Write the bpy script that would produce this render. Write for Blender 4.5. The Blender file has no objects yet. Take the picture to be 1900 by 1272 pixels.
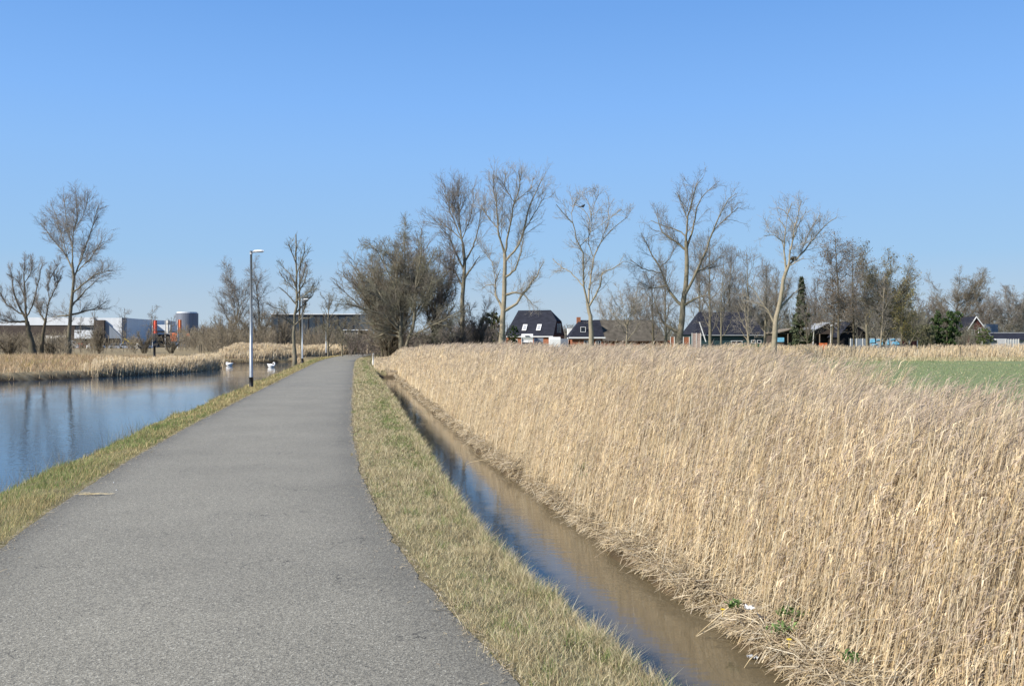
import bpy, math, random
import numpy as np
from mathutils import Vector

# ------------------------------------------------------------------ camera, world, sun, exposure
S = bpy.context.scene
COL = S.collection
F = 1700.0            # focal length in pixels of the 1900 px wide photograph
HC = 1.64             # eye height above the path
HOR = 634.0
cam = bpy.data.cameras.new("camera")
cam.sensor_width = 36.0
cam.lens = 36.0 * F / 1900.0
cam.shift_y = -2.0 / 1900.0
cam.clip_start = 0.05
cam.clip_end = 12000
camo = bpy.data.objects.new("camera", cam)
COL.objects.link(camo)
camo.location = (0, 0, HC)
camo.rotation_euler = (math.radians(90), 0, 0)
S.camera = camo

EXPO = 0.68
SKYMUL = 1.0 / 0.12 / 2 ** EXPO      # ramp colours are what the eye sees at this exposure
SUN_EL = math.radians(34)
SUN_AZ = math.atan2(-0.85, -0.53)       # clockwise from +Y
w = bpy.data.worlds.new("World")
S.world = w
w.use_nodes = True
wn = w.node_tree
sky = wn.nodes.new("ShaderNodeTexSky")
sky.sky_type = 'NISHITA'
sky.sun_disc = False
sky.sun_elevation = SUN_EL
sky.sun_rotation = SUN_AZ
sky.altitude = 300
sky.air_density = 1.0
sky.dust_density = 0.1
sky.ozone_density = 1.5
# the clear blue of this day's sky by height above the horizon, laid over the physical sky
wtc = wn.nodes.new("ShaderNodeTexCoord"); wsx = wn.nodes.new("ShaderNodeSeparateXYZ")
wn.links.new(wtc.outputs["Generated"], wsx.inputs[0])
wcr = wn.nodes.new("ShaderNodeValToRGB"); wn.links.new(wsx.outputs[2], wcr.inputs[0])
SKYK = [(0.0, (.48, .59, .70)), (.0435, (.425, .57, .735)), (.09, (.335, .555, .83)), (.193, (.27, .515, .92)), (.247, (.227, .474, .935)), (.339, (.165, .388, .847)), (.6, (.09, .25, .66)), (1.0, (.05, .16, .48))]
el = wcr.color_ramp.elements
el[0].position = 0; el[0].color = (*SKYK[0][1], 1); el[1].position = 1; el[1].color = (*SKYK[-1][1], 1)
for p_, c_ in SKYK[1:-1]:
    e_ = el.new(p_); e_.color = (*c_, 1)
wsc = wn.nodes.new("ShaderNodeVectorMath"); wsc.operation = 'SCALE'; wsc.inputs[3].default_value = SKYMUL
wn.links.new(wcr.outputs[0], wsc.inputs[0])
wmx = wn.nodes.new("ShaderNodeMix"); wmx.data_type = 'RGBA'; wmx.inputs[0].default_value = .96
wn.links.new(sky.outputs[0], wmx.inputs[6]); wn.links.new(wsc.outputs[0], wmx.inputs[7])
wn.links.new(wmx.outputs[2], wn.nodes["Background"].inputs[0])
wn.nodes["Background"].inputs[1].default_value = 0.12
sl = bpy.data.lights.new("sun", 'SUN')
sl.energy = 5.0
sl.angle = math.radians(0.5)
sl.color = (1.0, 0.94, 0.85)
slo = bpy.data.objects.new("sun", sl)
COL.objects.link(slo)
sd = Vector((math.sin(SUN_AZ) * math.cos(SUN_EL), math.cos(SUN_AZ) * math.cos(SUN_EL), math.sin(SUN_EL)))
slo.rotation_euler = (-sd).to_track_quat('-Z', 'Y').to_euler()
slo.location = (-20, -20, 30)
S.view_settings.view_transform = 'Standard'
S.view_settings.look = 'None'
S.view_settings.gamma = 1
S.view_settings.exposure = EXPO
S.cycles.max_bounces = 5
S.cycles.diffuse_bounces = 3
S.cycles.glossy_bounces = 3
S.cycles.transmission_bounces = 2
S.cycles.use_denoising = True

R = np.random.default_rng(7)

# ------------------------------------------------------------------ helpers
def W(px, py, d):
    """a direction in the photograph at distance d -> world point"""
    return np.array([(px - 950.0) * d / F, d, HC - (py - HOR) * d / F])

def G(px, py, z):
    """a point of level z seen at that pixel"""
    d = (HC - z) * F / (py - HOR)
    return np.array([(px - 950.0) * d / F, d, z])

def vnoise(x, y, scale, seed):
    """smooth value noise 0..1"""
    g = np.random.default_rng(seed).random((256, 256))
    x = np.asarray(x) / scale + 1000.3; y = np.asarray(y) / scale + 1000.7
    xi = np.floor(x).astype(int); yi = np.floor(y).astype(int)
    fx = x - xi; fy = y - yi
    fx = fx * fx * (3 - 2 * fx); fy = fy * fy * (3 - 2 * fy)
    a = g[xi % 256, yi % 256]; b = g[(xi + 1) % 256, yi % 256]
    c = g[xi % 256, (yi + 1) % 256]; d = g[(xi + 1) % 256, (yi + 1) % 256]
    return (a * (1 - fx) + b * fx) * (1 - fy) + (c * (1 - fx) + d * fx) * fy

def tag(o, label=None, cat=None, group=None, kind=None):
    if label: o["label"] = label
    if cat: o["category"] = cat
    if group: o["group"] = group
    if kind: o["kind"] = kind
    return o

def wloc(o):
    v = np.zeros(3)
    while o is not None:
        v += np.array(o.location); o = o.parent
    return v

def mk(name, V, quads=None, tris=None, mat=None, parent=None, smooth=False, col=None, uv=None, ngons=None):
    """one mesh object; V in world coordinates (the parent's place is taken off)"""
    V = np.asarray(V, dtype=np.float64).reshape(-1, 3)
    if parent is not None:
        V = V - wloc(parent)
    me = bpy.data.meshes.new(name)
    if ngons is not None:
        me.from_pydata([tuple(v) for v in V], [], ngons)
    else:
        q = np.asarray(quads if quads is not None else np.zeros((0, 4)), dtype=np.int32).reshape(-1, 4)
        t = np.asarray(tris if tris is not None else np.zeros((0, 3)), dtype=np.int32).reshape(-1, 3)
        me.vertices.add(len(V)); me.vertices.foreach_set("co", V.astype(np.float32).ravel())
        nl = q.size + t.size
        me.loops.add(nl)
        me.loops.foreach_set("vertex_index", np.concatenate([q.ravel(), t.ravel()]))
        me.polygons.add(len(q) + len(t))
        st = np.concatenate([np.arange(len(q)) * 4, q.size + np.arange(len(t)) * 3]).astype(np.int32)
        me.polygons.foreach_set("loop_start", st)
        me.update(calc_edges=True)
    me.polygons.foreach_set("use_smooth", np.full(len(me.polygons), bool(smooth), dtype=bool))
    if col is not None:
        a = me.attributes.new("col", 'FLOAT_COLOR', 'POINT')
        c = np.ones((len(V), 4), dtype=np.float32); c[:, :3] = col
        a.data.foreach_set("color", c.ravel())
    if uv is not None:
        l = me.uv_layers.new(name="UVMap")
        vi = np.zeros(len(me.loops), dtype=np.int32); me.loops.foreach_get("vertex_index", vi)
        l.data.foreach_set("uv", np.asarray(uv, dtype=np.float32)[vi].ravel())
    if mat: me.materials.append(mat)
    o = bpy.data.objects.new(name, me)
    COL.objects.link(o)
    if parent is not None: o.parent = parent
    return o

def empty(name, loc, label, cat, group=None):
    o = bpy.data.objects.new(name, None)
    o.empty_display_size = 0.2
    COL.objects.link(o); o.location = tuple(float(c) for c in loc)
    return tag(o, label, cat, group)

def rebase(o, base):
    """puts a top-level mesh's origin at its base"""
    me = o.data
    n = len(me.vertices); c = np.zeros(n * 3, dtype=np.float32)
    me.vertices.foreach_get("co", c); c = c.reshape(-1, 3) - np.asarray(base, dtype=np.float32)
    me.vertices.foreach_set("co", c.ravel()); me.update(); o.location = tuple(float(b) for b in base)
    return o

def dup(src, loc, label=None, rotz=0.0, scale=1.0, parent=None):
    c = src.copy(); COL.objects.link(c)
    if parent is None:
        c.location = tuple(float(v) for v in loc); c.rotation_euler = (0, 0, rotz)
        c.scale = (scale,) * 3 if not isinstance(scale, tuple) else scale
        if label: c["label"] = label
    else:
        c.parent = parent
    for ch in src.children:
        dup(ch, None, parent=c)
    return c

def tubes(P, r, sides=3):
    """P (N,K,3), r (N,K)"""
    P = np.asarray(P, float); N, K, _ = P.shape
    r = np.broadcast_to(r, (N, K))
    T = np.empty_like(P)
    T[:, 1:-1] = P[:, 2:] - P[:, :-2]; T[:, 0] = P[:, 1] - P[:, 0]; T[:, -1] = P[:, -1] - P[:, -2]
    T /= np.linalg.norm(T, axis=2, keepdims=True) + 1e-9
    mean = P[:, -1] - P[:, 0]; mean /= np.linalg.norm(mean, axis=1, keepdims=True) + 1e-9
    ref = np.where(np.abs(mean[:, 2:3]) > 0.8, np.array([[1.0, 0, 0]]), np.array([[0, 0, 1.0]]))
    A = np.cross(T, ref[:, None, :]); A /= np.linalg.norm(A, axis=2, keepdims=True) + 1e-9
    B = np.cross(T, A)
    an = np.arange(sides) * 2 * math.pi / sides
    V = P[:, :, None, :] + r[:, :, None, None] * (np.cos(an)[None, None, :, None] * A[:, :, None, :] + np.sin(an)[None, None, :, None] * B[:, :, None, :])
    idx = np.arange(N * K * sides).reshape(N, K, sides)
    a = idx[:, :-1, :]; b = np.roll(idx, -1, axis=2)[:, :-1, :]
    c = np.roll(idx, -1, axis=2)[:, 1:, :]; d = idx[:, 1:, :]
    Q = np.stack([a, b, c, d], axis=3).reshape(-1, 4)
    return V.reshape(-1, 3), Q

def strips(P, w, side):
    """flat ribbons. P (N,K,3), w (N,K) half widths, side (N,3)"""
    N, K, _ = P.shape
    w = np.broadcast_to(w, (N, K))
    A = P - side[:, None, :] * w[:, :, None]; B = P + side[:, None, :] * w[:, :, None]
    V = np.stack([A, B], axis=2)
    idx = np.arange(N * K * 2).reshape(N, K, 2)
    Q = np.stack([idx[:, :-1, 0], idx[:, :-1, 1], idx[:, 1:, 1], idx[:, 1:, 0]], axis=2).reshape(-1, 4)
    return V.reshape(-1, 3), Q

class Acc:
    def __init__(s): s.V = []; s.Q = []; s.T = []; s.C = []; s.n = 0
    def add(s, V, Q=None, T=None, C=None):
        s.V.append(V)
        if Q is not None and len(Q): s.Q.append(np.asarray(Q) + s.n)
        if T is not None and len(T): s.T.append(np.asarray(T) + s.n)
        if C is not None: s.C.append(np.broadcast_to(C, (len(V), 3)))
        s.n += len(V)
    def box(s, x0, x1, y0, y1, z0, z1):
        V = np.array([[x0, y0, z0], [x1, y0, z0], [x1, y1, z0], [x0, y1, z0], [x0, y0, z1], [x1, y0, z1], [x1, y1, z1], [x0, y1, z1]], float)
        s.add(V, [[0, 3, 2, 1], [4, 5, 6, 7], [0, 1, 5, 4], [1, 2, 6, 5], [2, 3, 7, 6], [3, 0, 4, 7]]); return s
    def obox(s, c, hx, hy, z0, z1, rot):
        ca, sa = math.cos(rot), math.sin(rot)
        V = []
        for z in (z0, z1):
            for (a, b) in ((-hx, -hy), (hx, -hy), (hx, hy), (-hx, hy)):
                V.append([c[0] + a * ca - b * sa, c[1] + a * sa + b * ca, z])
        s.add(np.array(V), [[0, 3, 2, 1], [4, 5, 6, 7], [0, 1, 5, 4], [1, 2, 6, 5], [2, 3, 7, 6], [3, 0, 4, 7]]); return s
    def cyl(s, p0, p1, r0, r1, n=12, cap=True):
        P = np.array([[p0, p1]], float); V, Q = tubes(P, np.array([[r0, r1]]), n)
        b = s.n; s.add(V, Q)
        if cap:
            s.V.append(P[0]); s.n += 2
            s.T.append(np.array([[b + i, b + (i + 1) % n, b + 2 * n] for i in range(n)] + [[b + n + i, b + 2 * n + 1, b + n + (i + 1) % n] for i in range(n)]))
        return s
    def extr(s, poly, off):
        """polygon (n,3) extruded by off; capped with a fan"""
        P = np.asarray(poly, float); n = len(P); off = np.asarray(off, float)
        V = np.vstack([P, P + off]); Q = [[i, (i + 1) % n, n + (i + 1) % n, n + i] for i in range(n)]
        T = [[0, i + 1, i] for i in range(1, n - 1)] + [[n, n + i, n + i + 1] for i in range(1, n - 1)]
        s.add(V, Q, T); return s
    def build(s, name, mat, parent=None, smooth=False):
        return mk(name, np.vstack(s.V), np.vstack(s.Q) if s.Q else None, np.vstack(s.T) if s.T else None, mat, parent, smooth,
                  np.vstack(s.C) if s.C else None)

def MAT(name, c, rough=0.8, nscale=3.0, namt=0.3, c2=None, bump=0.0, bscale=None, spec=0.3, metal=0.0, attr=False, transl=0.0, stretch=None):
    m = bpy.data.materials.new(name); m.use_nodes = True
    nt = m.node_tree; N = nt.nodes; L = nt.links
    b = N["Principled BSDF"]
    b.inputs["Roughness"].default_value = rough
    b.inputs["Specular IOR Level"].default_value = spec
    b.inputs["Metallic"].default_value = metal
    tc = N.new("ShaderNodeTexCoord"); vec = tc.outputs["Object"]
    if stretch:
        mp = N.new("ShaderNodeMapping"); mp.inputs["Scale"].default_value = stretch
        L.new(vec, mp.inputs[0]); vec = mp.outputs[0]
    no = N.new("ShaderNodeTexNoise"); no.inputs["Scale"].default_value = nscale; no.inputs["Detail"].default_value = 5
    L.new(vec, no.inputs["Vector"])
    mx = N.new("ShaderNodeMix"); mx.data_type = 'RGBA'
    mr = N.new("ShaderNodeMapRange"); mr.inputs[1].default_value = 0.3; mr.inputs[2].default_value = 0.7
    L.new(no.outputs[0], mr.inputs[0]); L.new(mr.outputs[0], mx.inputs[0])
    if attr:
        at = N.new("ShaderNodeAttribute"); at.attribute_name = "col"
        for i, f in ((6, 1 - namt), (7, 1 + namt)):
            ml = N.new("ShaderNodeVectorMath"); ml.operation = 'SCALE'; ml.inputs[3].default_value = f
            L.new(at.outputs["Color"], ml.inputs[0]); L.new(ml.outputs[0], mx.inputs[i])
    else:
        a = c; d = c2 if c2 else tuple(v * (1 - namt) for v in c)
        if not c2: a = tuple(min(1, v * (1 + namt * 0.5)) for v in c)
        mx.inputs[6].default_value = (*a, 1); mx.inputs[7].default_value = (*d, 1)
    L.new(mx.outputs[2], b.inputs["Base Color"])
    if bump:
        bn = N.new("ShaderNodeTexNoise"); bn.inputs["Scale"].default_value = bscale or nscale * 4; bn.inputs["Detail"].default_value = 4
        L.new(vec, bn.inputs["Vector"])
        bp = N.new("ShaderNodeBump"); bp.inputs["Strength"].default_value = bump; bp.inputs["Distance"].default_value = 0.02
        L.new(bn.outputs[0], bp.inputs["Height"]); L.new(bp.outputs[0], b.inputs["Normal"])
    if transl > 0:
        t = N.new("ShaderNodeBsdfTranslucent"); L.new(mx.outputs[2], t.inputs[0])
        ms = N.new("ShaderNodeMixShader"); ms.inputs[0].default_value = transl
        L.new(b.outputs[0], ms.inputs[1]); L.new(t.outputs[0], ms.inputs[2]); L.new(ms.outputs[0], N["Material Output"].inputs[0])
    return m

# ------------------------------------------------------------------ lie of the land
_ty = np.array([-30, -10, -3, 0, 2, 4.37, 5.62, 7.41, 9.2, 11.3, 16.8, 25, 33.2, 49.8, 73, 85, 100, 116, 127, 150, 200, 400, 9000.0])
_tx = np.array([12, 5.2, 2.75, 1.72, .98, .05, -.38, -.93, -1.38, -1.84, -2.92, -4.35, -5.75, -8.58, -12.5, -14.35, -16.3, -17.8, -18.4, -18.6, -17, -16, -16.0])
_dy = np.linspace(-30, 210, 2401)
_dx = np.interp(_dy, _ty, _tx)
_k = np.ones(21) / 21
_dxs = np.convolve(np.pad(_dx, 10, mode='edge'), _k, 'valid')
def XR(y):
    """right edge of the path"""
    y = np.asarray(y, float)
    return np.where(y > 209, np.interp(y, _ty, _tx), np.interp(y, _dy, _dxs))
PW = 3.2
def VE(y):
    """width of the grass verge between path and ditch"""
    return np.interp(y, [0, 4.6, 8, 11, 16, 28, 50, 60], [.64, .74, .86, 1.0, 1.13, 1.22, 1.12, 1.1])
WZ = -0.6   # water level
def WR(y):
    """how much nearer than 2.6 m the right water line comes"""
    return 2.6 - np.interp(y, [3, 4.5, 6, 7.4, 10], [2.2, 2.27, 2.37, 2.54, 2.6])

near = [(float(XR(y)) - PW - 1.42 - 0.12 * math.sin(y * .7) - 0.08 * math.sin(y * 2.1), float(y)) for y in np.concatenate([np.arange(-25, 30, 1.3), np.arange(30, 88, 3)])]
far = [G(px, py, WZ)[:2] for px, py in ((540, 671.5), (500, 672.3), (455, 673.2), (425, 673.6), (400, 674), (392, 676), (400, 678), (412, 681.5), (398, 685), (366, 689), (332, 692), (290, 694), (255, 696.5), (228, 698), (180, 700), (130, 702.5), (98, 704), (60, 705.5), (25, 707), (0, 708), (-80, 711), (-200, 714), (-420, 716))]
POND = np.array(near + [tuple(p) for p in far] + [(-100, 40), (-110, -25)])

def poly_sd(x, y, poly):
    """signed distance to polygon, negative inside"""
    x = np.asarray(x, float).ravel(); y = np.asarray(y, float).ravel()
    d = np.full(x.shape, 1e18); ins = np.zeros(x.shape, bool)
    n = len(poly)
    for i in range(n):
        x1, y1 = poly[i]; x2, y2 = poly[(i + 1) % n]
        ex, ey = x2 - x1, y2 - y1
        t = np.clip(((x - x1) * ex + (y - y1) * ey) / (ex * ex + ey * ey + 1e-12), 0, 1)
        d = np.minimum(d, (x - x1 - t * ex) ** 2 + (y - y1 - t * ey) ** 2)
        c = ((y1 > y) != (y2 > y))
        with np.errstate(divide='ignore', invalid='ignore'):
            xi = (x2 - x1) * (y - y1) / (y2 - y1 if y2 != y1 else 1e-12) + x1
        ins ^= c & (x < xi)
    d = np.sqrt(d)
    return np.where(ins, -d, d)

def ground_z(x, y, detail=True):
    x = np.asarray(x, float); y = np.asarray(y, float); sh = x.shape
    x = x.ravel(); y = y.ravel()
    u = x - XR(y)
    ve = VE(y)
    # right side profile
    jig = 0.06 * np.sin(y * 1.9) + 0.05 * np.sin(y * 4.3 + 1) + 0.04 * np.sin(y * .61)
    wr = np.interp(y, [3, 4.5, 6, 7.4, 10], [2.2, 2.27, 2.37, 2.54, 2.6]) + jig                                       # right water line
    dep = np.clip((58.5 - y) / 2.5, 0, 1)                # the ditch ends
    z = np.full(x.shape, -0.15)
    a = np.clip(u / ve, 0, 1)
    zr = -0.006 - 0.094 * a ** 2
    wl = ve + 0.30
    s1 = np.clip((u - ve) / (wl - ve), 0, 1)
    zr = np.where(u > ve, -0.10 - 0.50 * s1, zr)
    bed = -0.6 - 0.45 * np.clip((u - wl) / 0.4, 0, 1) * np.clip((wr - u) / 0.4, 0, 1) - 0.02
    zr = np.where((u > wl) & (u < wr), bed, zr)
    up = np.clip((u - wr) / 0.7, 0, 1)
    zr = np.where(u >= wr, -0.6 + 0.30 * up ** 0.7 + 0.12 * np.clip((u - wr - .7) / 2.5, 0, 1), zr)
    shallow = np.where(u > ve, np.maximum(zr, -0.22), zr)
    zr = zr * dep + shallow * (1 - dep)
    zr = np.where(u > 5.8, -0.18 , zr)
    z = np.where(u > 0, zr, z)
    # left side
    ul = -(u + PW)
    sdp = poly_sd(x, y, POND)
    zl = -0.006 - 0.114 * np.clip(ul / 1.0, 0, 1) ** 2
    zl = np.where(ul > 3, -0.12 + np.clip((ul - 3) / 30, 0, 1) * 0.0, zl)
    shore = -0.6 + 0.46 * np.clip(sdp / 0.45, 0, 1)
    terr = np.clip((sdp - 3) / 2.0, 0, 1) * 0.10 + np.clip((sdp - 12) / 3.0, 0, 1) * 0.12
    zl = np.where((y > 40) & (ul > 4), shore + terr, np.minimum(zl, np.where(sdp < 0.45, shore, 9)))
    zl = np.where(sdp < 0, -0.6 - 0.5 * np.clip(-sdp / 0.8, 0, 1), zl)
    z = np.where(ul > 0, zl, z)
    z = np.where((u <= -.14) & (ul <= -.14), -0.03, np.where((u <= 0) & (ul <= 0), -.006, z))
    if detail:
        off = np.clip(np.minimum(np.abs(u), np.abs(ul)) / 0.3, 0, 1)
        z = z + off * ((vnoise(x, y, 0.35, 3) - .5) * 0.035 + (vnoise(x, y, 1.3, 5) - .5) * 0.05) * (np.abs(z + .6) > .12)
    return z.reshape(sh)

def grow(a, b, s0, k):
    r = [a]; s = s0
    while r[-1] < b:
        r.append(r[-1] + s); s *= k
    return r
us = np.array([-v for v in grow(66, 6000, 1.0, 1.25)][::-1] + list(np.arange(-65.5, -5.5, .5)) + list(np.arange(-5.5, 5.9, .09)) + grow(6, 6000, .5, 1.18))
ys = np.array(list(np.arange(-25, 3, 1.0)) + list(np.arange(3, 30, .14)) + list(np.arange(30, 60, .3)) + list(np.arange(60, 125, .6)) + grow(125, 7000, .8, 1.12))
UU, YY = np.meshgrid(us, ys)
fade = np.clip((np.abs(UU) - 100) / 300, 0, 1)
XX = UU + XR(YY)
ZZ = ground_z(XX, YY)
ZZ = np.where(YY > 600, -0.2, ZZ)
nr, nc = UU.shape
idx = np.arange(nr * nc).reshape(nr, nc)
GQ = np.stack([idx[:-1, :-1], idx[:-1, 1:], idx[1:, 1:], idx[1:, :-1]], axis=2).reshape(-1, 4)
sdP = poly_sd(XX, YY, POND).reshape(XX.shape)
gc = np.empty((nr, nc, 3)); gc[:] = (0.17, 0.14, 0.075)
gc[(UU > 0) & (UU < 2)] = (0.20, 0.17, 0.085)
gc[(UU < -PW) & (UU > -5.2)] = (0.19, 0.165, 0.08)
gc[(UU > 2) & (UU < 8)] = (0.24, 0.185, 0.115)
gc[(UU >= 8) & (YY < 400)] = (0.13, 0.155, 0.06)
gc[(UU < -6) & (YY > 40)] = (0.25, 0.20, 0.115)
wet = (ZZ < -0.42)
gc[wet] = (0.075, 0.055, 0.032)
m_ground = MAT("ground_soil", (0, 0, 0), 0.95, 2.5, 0.35, attr=True, bump=0.5, bscale=30, spec=0.1)
tag(mk("ground", np.stack([XX, YY, ZZ], 2), GQ, None, m_ground, None, True, gc.reshape(-1, 3)), "flat grass-and-soil polder land around path and water", "ground", None, "structure")

# path: slightly ragged asphalt ribbon
py_ = np.array(list(np.arange(-25, 3, .5)) + list(np.arange(3, 30, .06)) + list(np.arange(30, 75, .3)) + list(np.arange(75, 205, 1.0)))
def edge_j(y, s):
    return (vnoise(y, 0 * y, 2.2, s) - .5) * .035 + (vnoise(y, 0 * y, .3, s + 1) - .5) * .022 + (vnoise(y, 0 * y, .08, s + 2) - .5) * .018
fr = np.array([0, .006, .03, .1, .25, .5, .75, .9, .97, .994, 1.0])
eL = XR(py_) - PW + edge_j(py_, 21); eR = XR(py_) + edge_j(py_, 31)
notch = np.exp(-((py_ - 7.55) / .10) ** 2) * -.04 + np.exp(-((py_ - 6.35) / .10) ** 2) * -.03 + np.exp(-((py_ - 11.6) / .5) ** 2) * -.03
eR = eR + notch
PX = eL[:, None] + (eR - eL)[:, None] * fr[None, :]
PY = np.repeat(py_[:, None], len(fr), 1)
PZ = np.zeros_like(PX) + 0.012 * np.sin(np.pi * fr)[None, :]
PZ[:, 0] = -0.02; PZ[:, -1] = -0.02
idx = np.arange(PX.size).reshape(PX.shape)
PQ = np.stack([idx[:-1, :-1], idx[:-1, 1:], idx[1:, 1:], idx[1:, :-1]], axis=2).reshape(-1, 4)
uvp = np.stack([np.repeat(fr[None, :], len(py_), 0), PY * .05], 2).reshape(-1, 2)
m_path = bpy.data.materials.new("asphalt"); m_path.use_nodes = True
nt = m_path.node_tree; N = nt.nodes; L = nt.links; b = N["Principled BSDF"]
b.inputs["Roughness"].default_value = 0.75; b.inputs["Specular IOR Level"].default_value = 0.35
tc = N.new("ShaderNodeTexCoord")
vo = N.new("ShaderNodeTexVoronoi"); vo.inputs["Scale"].default_value = 130; L.new(tc.outputs["Object"], vo.inputs["Vector"])
cr = N.new("ShaderNodeValToRGB"); L.new(vo.outputs["Color"], cr.inputs[0])
e = cr.color_ramp.elements; e[0].position = 0.0; e[0].color = (.070, .066, .052, 1); e[1].position = 1; e[1].color = (.56, .53, .42, 1)
x = cr.color_ramp.elements.new(.45); x.color = (.21, .192, .145, 1)
x = cr.color_ramp.elements.new(.8); x.color = (.30, .276, .21, 1)
n2 = N.new("ShaderNodeTexNoise"); n2.inputs["Scale"].default_value = .7; n2.inputs["Detail"].default_value = 6; L.new(tc.outputs["Object"], n2.inputs["Vector"])
r2 = N.new("ShaderNodeMapRange"); r2.inputs[1].default_value = .3; r2.inputs[2].default_value = .7; r2.inputs[3].default_value = .90; r2.inputs[4].default_value = 1.10
L.new(n2.outputs[0], r2.inputs[0])
uvn = N.new("ShaderNodeUVMap"); uvn.uv_map = "UVMap"
sx = N.new("ShaderNodeSeparateXYZ"); L.new(uvn.outputs[0], sx.inputs[0])
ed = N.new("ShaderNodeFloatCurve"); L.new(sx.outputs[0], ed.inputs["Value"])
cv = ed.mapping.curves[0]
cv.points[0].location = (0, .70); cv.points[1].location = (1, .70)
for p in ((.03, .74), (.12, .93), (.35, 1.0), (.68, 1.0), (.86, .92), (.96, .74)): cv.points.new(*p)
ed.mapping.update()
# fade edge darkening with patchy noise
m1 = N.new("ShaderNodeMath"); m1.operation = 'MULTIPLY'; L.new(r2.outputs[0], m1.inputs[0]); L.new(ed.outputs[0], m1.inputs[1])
vs = N.new("ShaderNodeVectorMath"); vs.operation = 'SCALE'; L.new(cr.outputs[0], vs.inputs[0]); L.new(m1.outputs[0], vs.inputs[3])
# a few fine cracks
wn_ = N.new("ShaderNodeTexNoise"); wn_.inputs["Scale"].default_value = 6; wn_.inputs["Detail"].default_value = 6; L.new(tc.outputs["Object"], wn_.inputs["Vector"])
wa = N.new("ShaderNodeMix"); wa.data_type = 'RGBA'; wa.blend_type = 'LINEAR_LIGHT'; wa.inputs[0].default_value = .16
L.new(tc.outputs["Object"], wa.inputs[6]); L.new(wn_.outputs["Color"], wa.inputs[7])
vc = N.new("ShaderNodeTexVoronoi"); vc.feature = 'DISTANCE_TO_EDGE'; vc.inputs["Scale"].default_value = .9; L.new(wa.outputs[2], vc.inputs["Vector"])
ck = N.new("ShaderNodeMapRange"); ck.inputs[1].default_value = 0.0; ck.inputs[2].default_value = .006; ck.inputs[3].default_value = .35; ck.inputs[4].default_value = 1; L.new(vc.outputs["Distance"], ck.inputs[0])
cm = N.new("ShaderNodeTexNoise"); cm.inputs["Scale"].default_value = 1.3; L.new(tc.outputs["Object"], cm.inputs["Vector"])
cmr = N.new("ShaderNodeMapRange"); cmr.inputs[1].default_value = .56; cmr.inputs[2].default_value = .60; L.new(cm.outputs[0], cmr.inputs[0])
cmx = N.new("ShaderNodeMix"); cmx.inputs[2].default_value = 1.0; L.new(cmr.outputs[0], cmx.inputs[0]); L.new(ck.outputs[0], cmx.inputs[3])
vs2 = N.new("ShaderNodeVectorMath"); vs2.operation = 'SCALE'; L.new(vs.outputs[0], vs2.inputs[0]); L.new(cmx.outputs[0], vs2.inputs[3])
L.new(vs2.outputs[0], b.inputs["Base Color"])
bp = N.new("ShaderNodeBump"); bp.inputs["Strength"].default_value = .5; bp.inputs["Distance"].default_value = .004
L.new(vo.outputs["Distance"], bp.inputs["Height"]); L.new(bp.outputs[0], b.inputs["Normal"])
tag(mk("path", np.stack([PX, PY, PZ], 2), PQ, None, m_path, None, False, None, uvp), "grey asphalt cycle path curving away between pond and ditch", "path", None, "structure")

# water
def WATER(name, base, sc, st, stretch, rough=0.02, big=0.0):
    m = bpy.data.materials.new(name); m.use_nodes = True
    nt = m.node_tree; N = nt.nodes; L = nt.links; b = N["Principled BSDF"]
    b.inputs["Base Color"].default_value = (*base, 1); b.inputs["Roughness"].default_value = rough
    b.inputs["IOR"].default_value = 1.33
    tc = N.new("ShaderNodeTexCoord"); mp = N.new("ShaderNodeMapping"); mp.inputs["Scale"].default_value = stretch
    L.new(tc.outputs["Object"], mp.inputs[0])
    n = N.new("ShaderNodeTexNoise"); n.inputs["Scale"].default_value = sc; n.inputs["Detail"].default_value = 3
    L.new(mp.outputs[0], n.inputs["Vector"])
    n3 = N.new("ShaderNodeTexNoise"); n3.inputs["Scale"].default_value = 0.12; n3.inputs["Detail"].default_value = 3
    L.new(mp.outputs[0], n3.inputs["Vector"])
    r = N.new("ShaderNodeMapRange"); r.inputs[1].default_value = .42; r.inputs[2].default_value = .58; r.inputs[3].default_value = st * .45; r.inputs[4].default_value = st
    L.new(n3.outputs[0], r.inputs[0])
    bp = N.new("ShaderNodeBump"); bp.inputs["Distance"].default_value = .02; L.new(n.outputs[0], bp.inputs["Height"]); L.new(r.outputs[0], bp.inputs["Strength"])
    L.new(bp.outputs[0], b.inputs["Normal"])
    return m
m_pond = WATER("pond_water", (.012, .035, .065), 5.0, .30, (1, 1, 1))
m_ditch = WATER("ditch_water", (.12, .095, .055), 9.0, .10, (.45, 1.3, 1))
pp = poly_sd
# pond surface follows the pond outline (it slips a little way under the banks)
def ribbon(name, x0, x1, yv, z, mat, label):
    V = np.concatenate([np.stack([x0, yv, np.full_like(yv, z)], 1), np.stack([x1, yv, np.full_like(yv, z)], 1)])
    n = len(yv); Q = [[i, n + i, n + i + 1, i + 1] for i in range(n - 1)]
    return tag(mk(name, V, Q, None, mat), label, "water", None, "structure")
yv = np.arange(-25, 110, 1.0)
ribbon("pond", np.full_like(yv, -125.0), XR(yv) - PW - .9, yv, WZ, m_pond, "blue rippled pond left of the path")
yv = np.arange(-25, 60, .5)
ribbon("ditch_water", XR(yv) + VE(yv) + .1, XR(yv) + 3.0, yv, WZ, m_ditch, "narrow brown ditch between grass verge and reeds")

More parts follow.
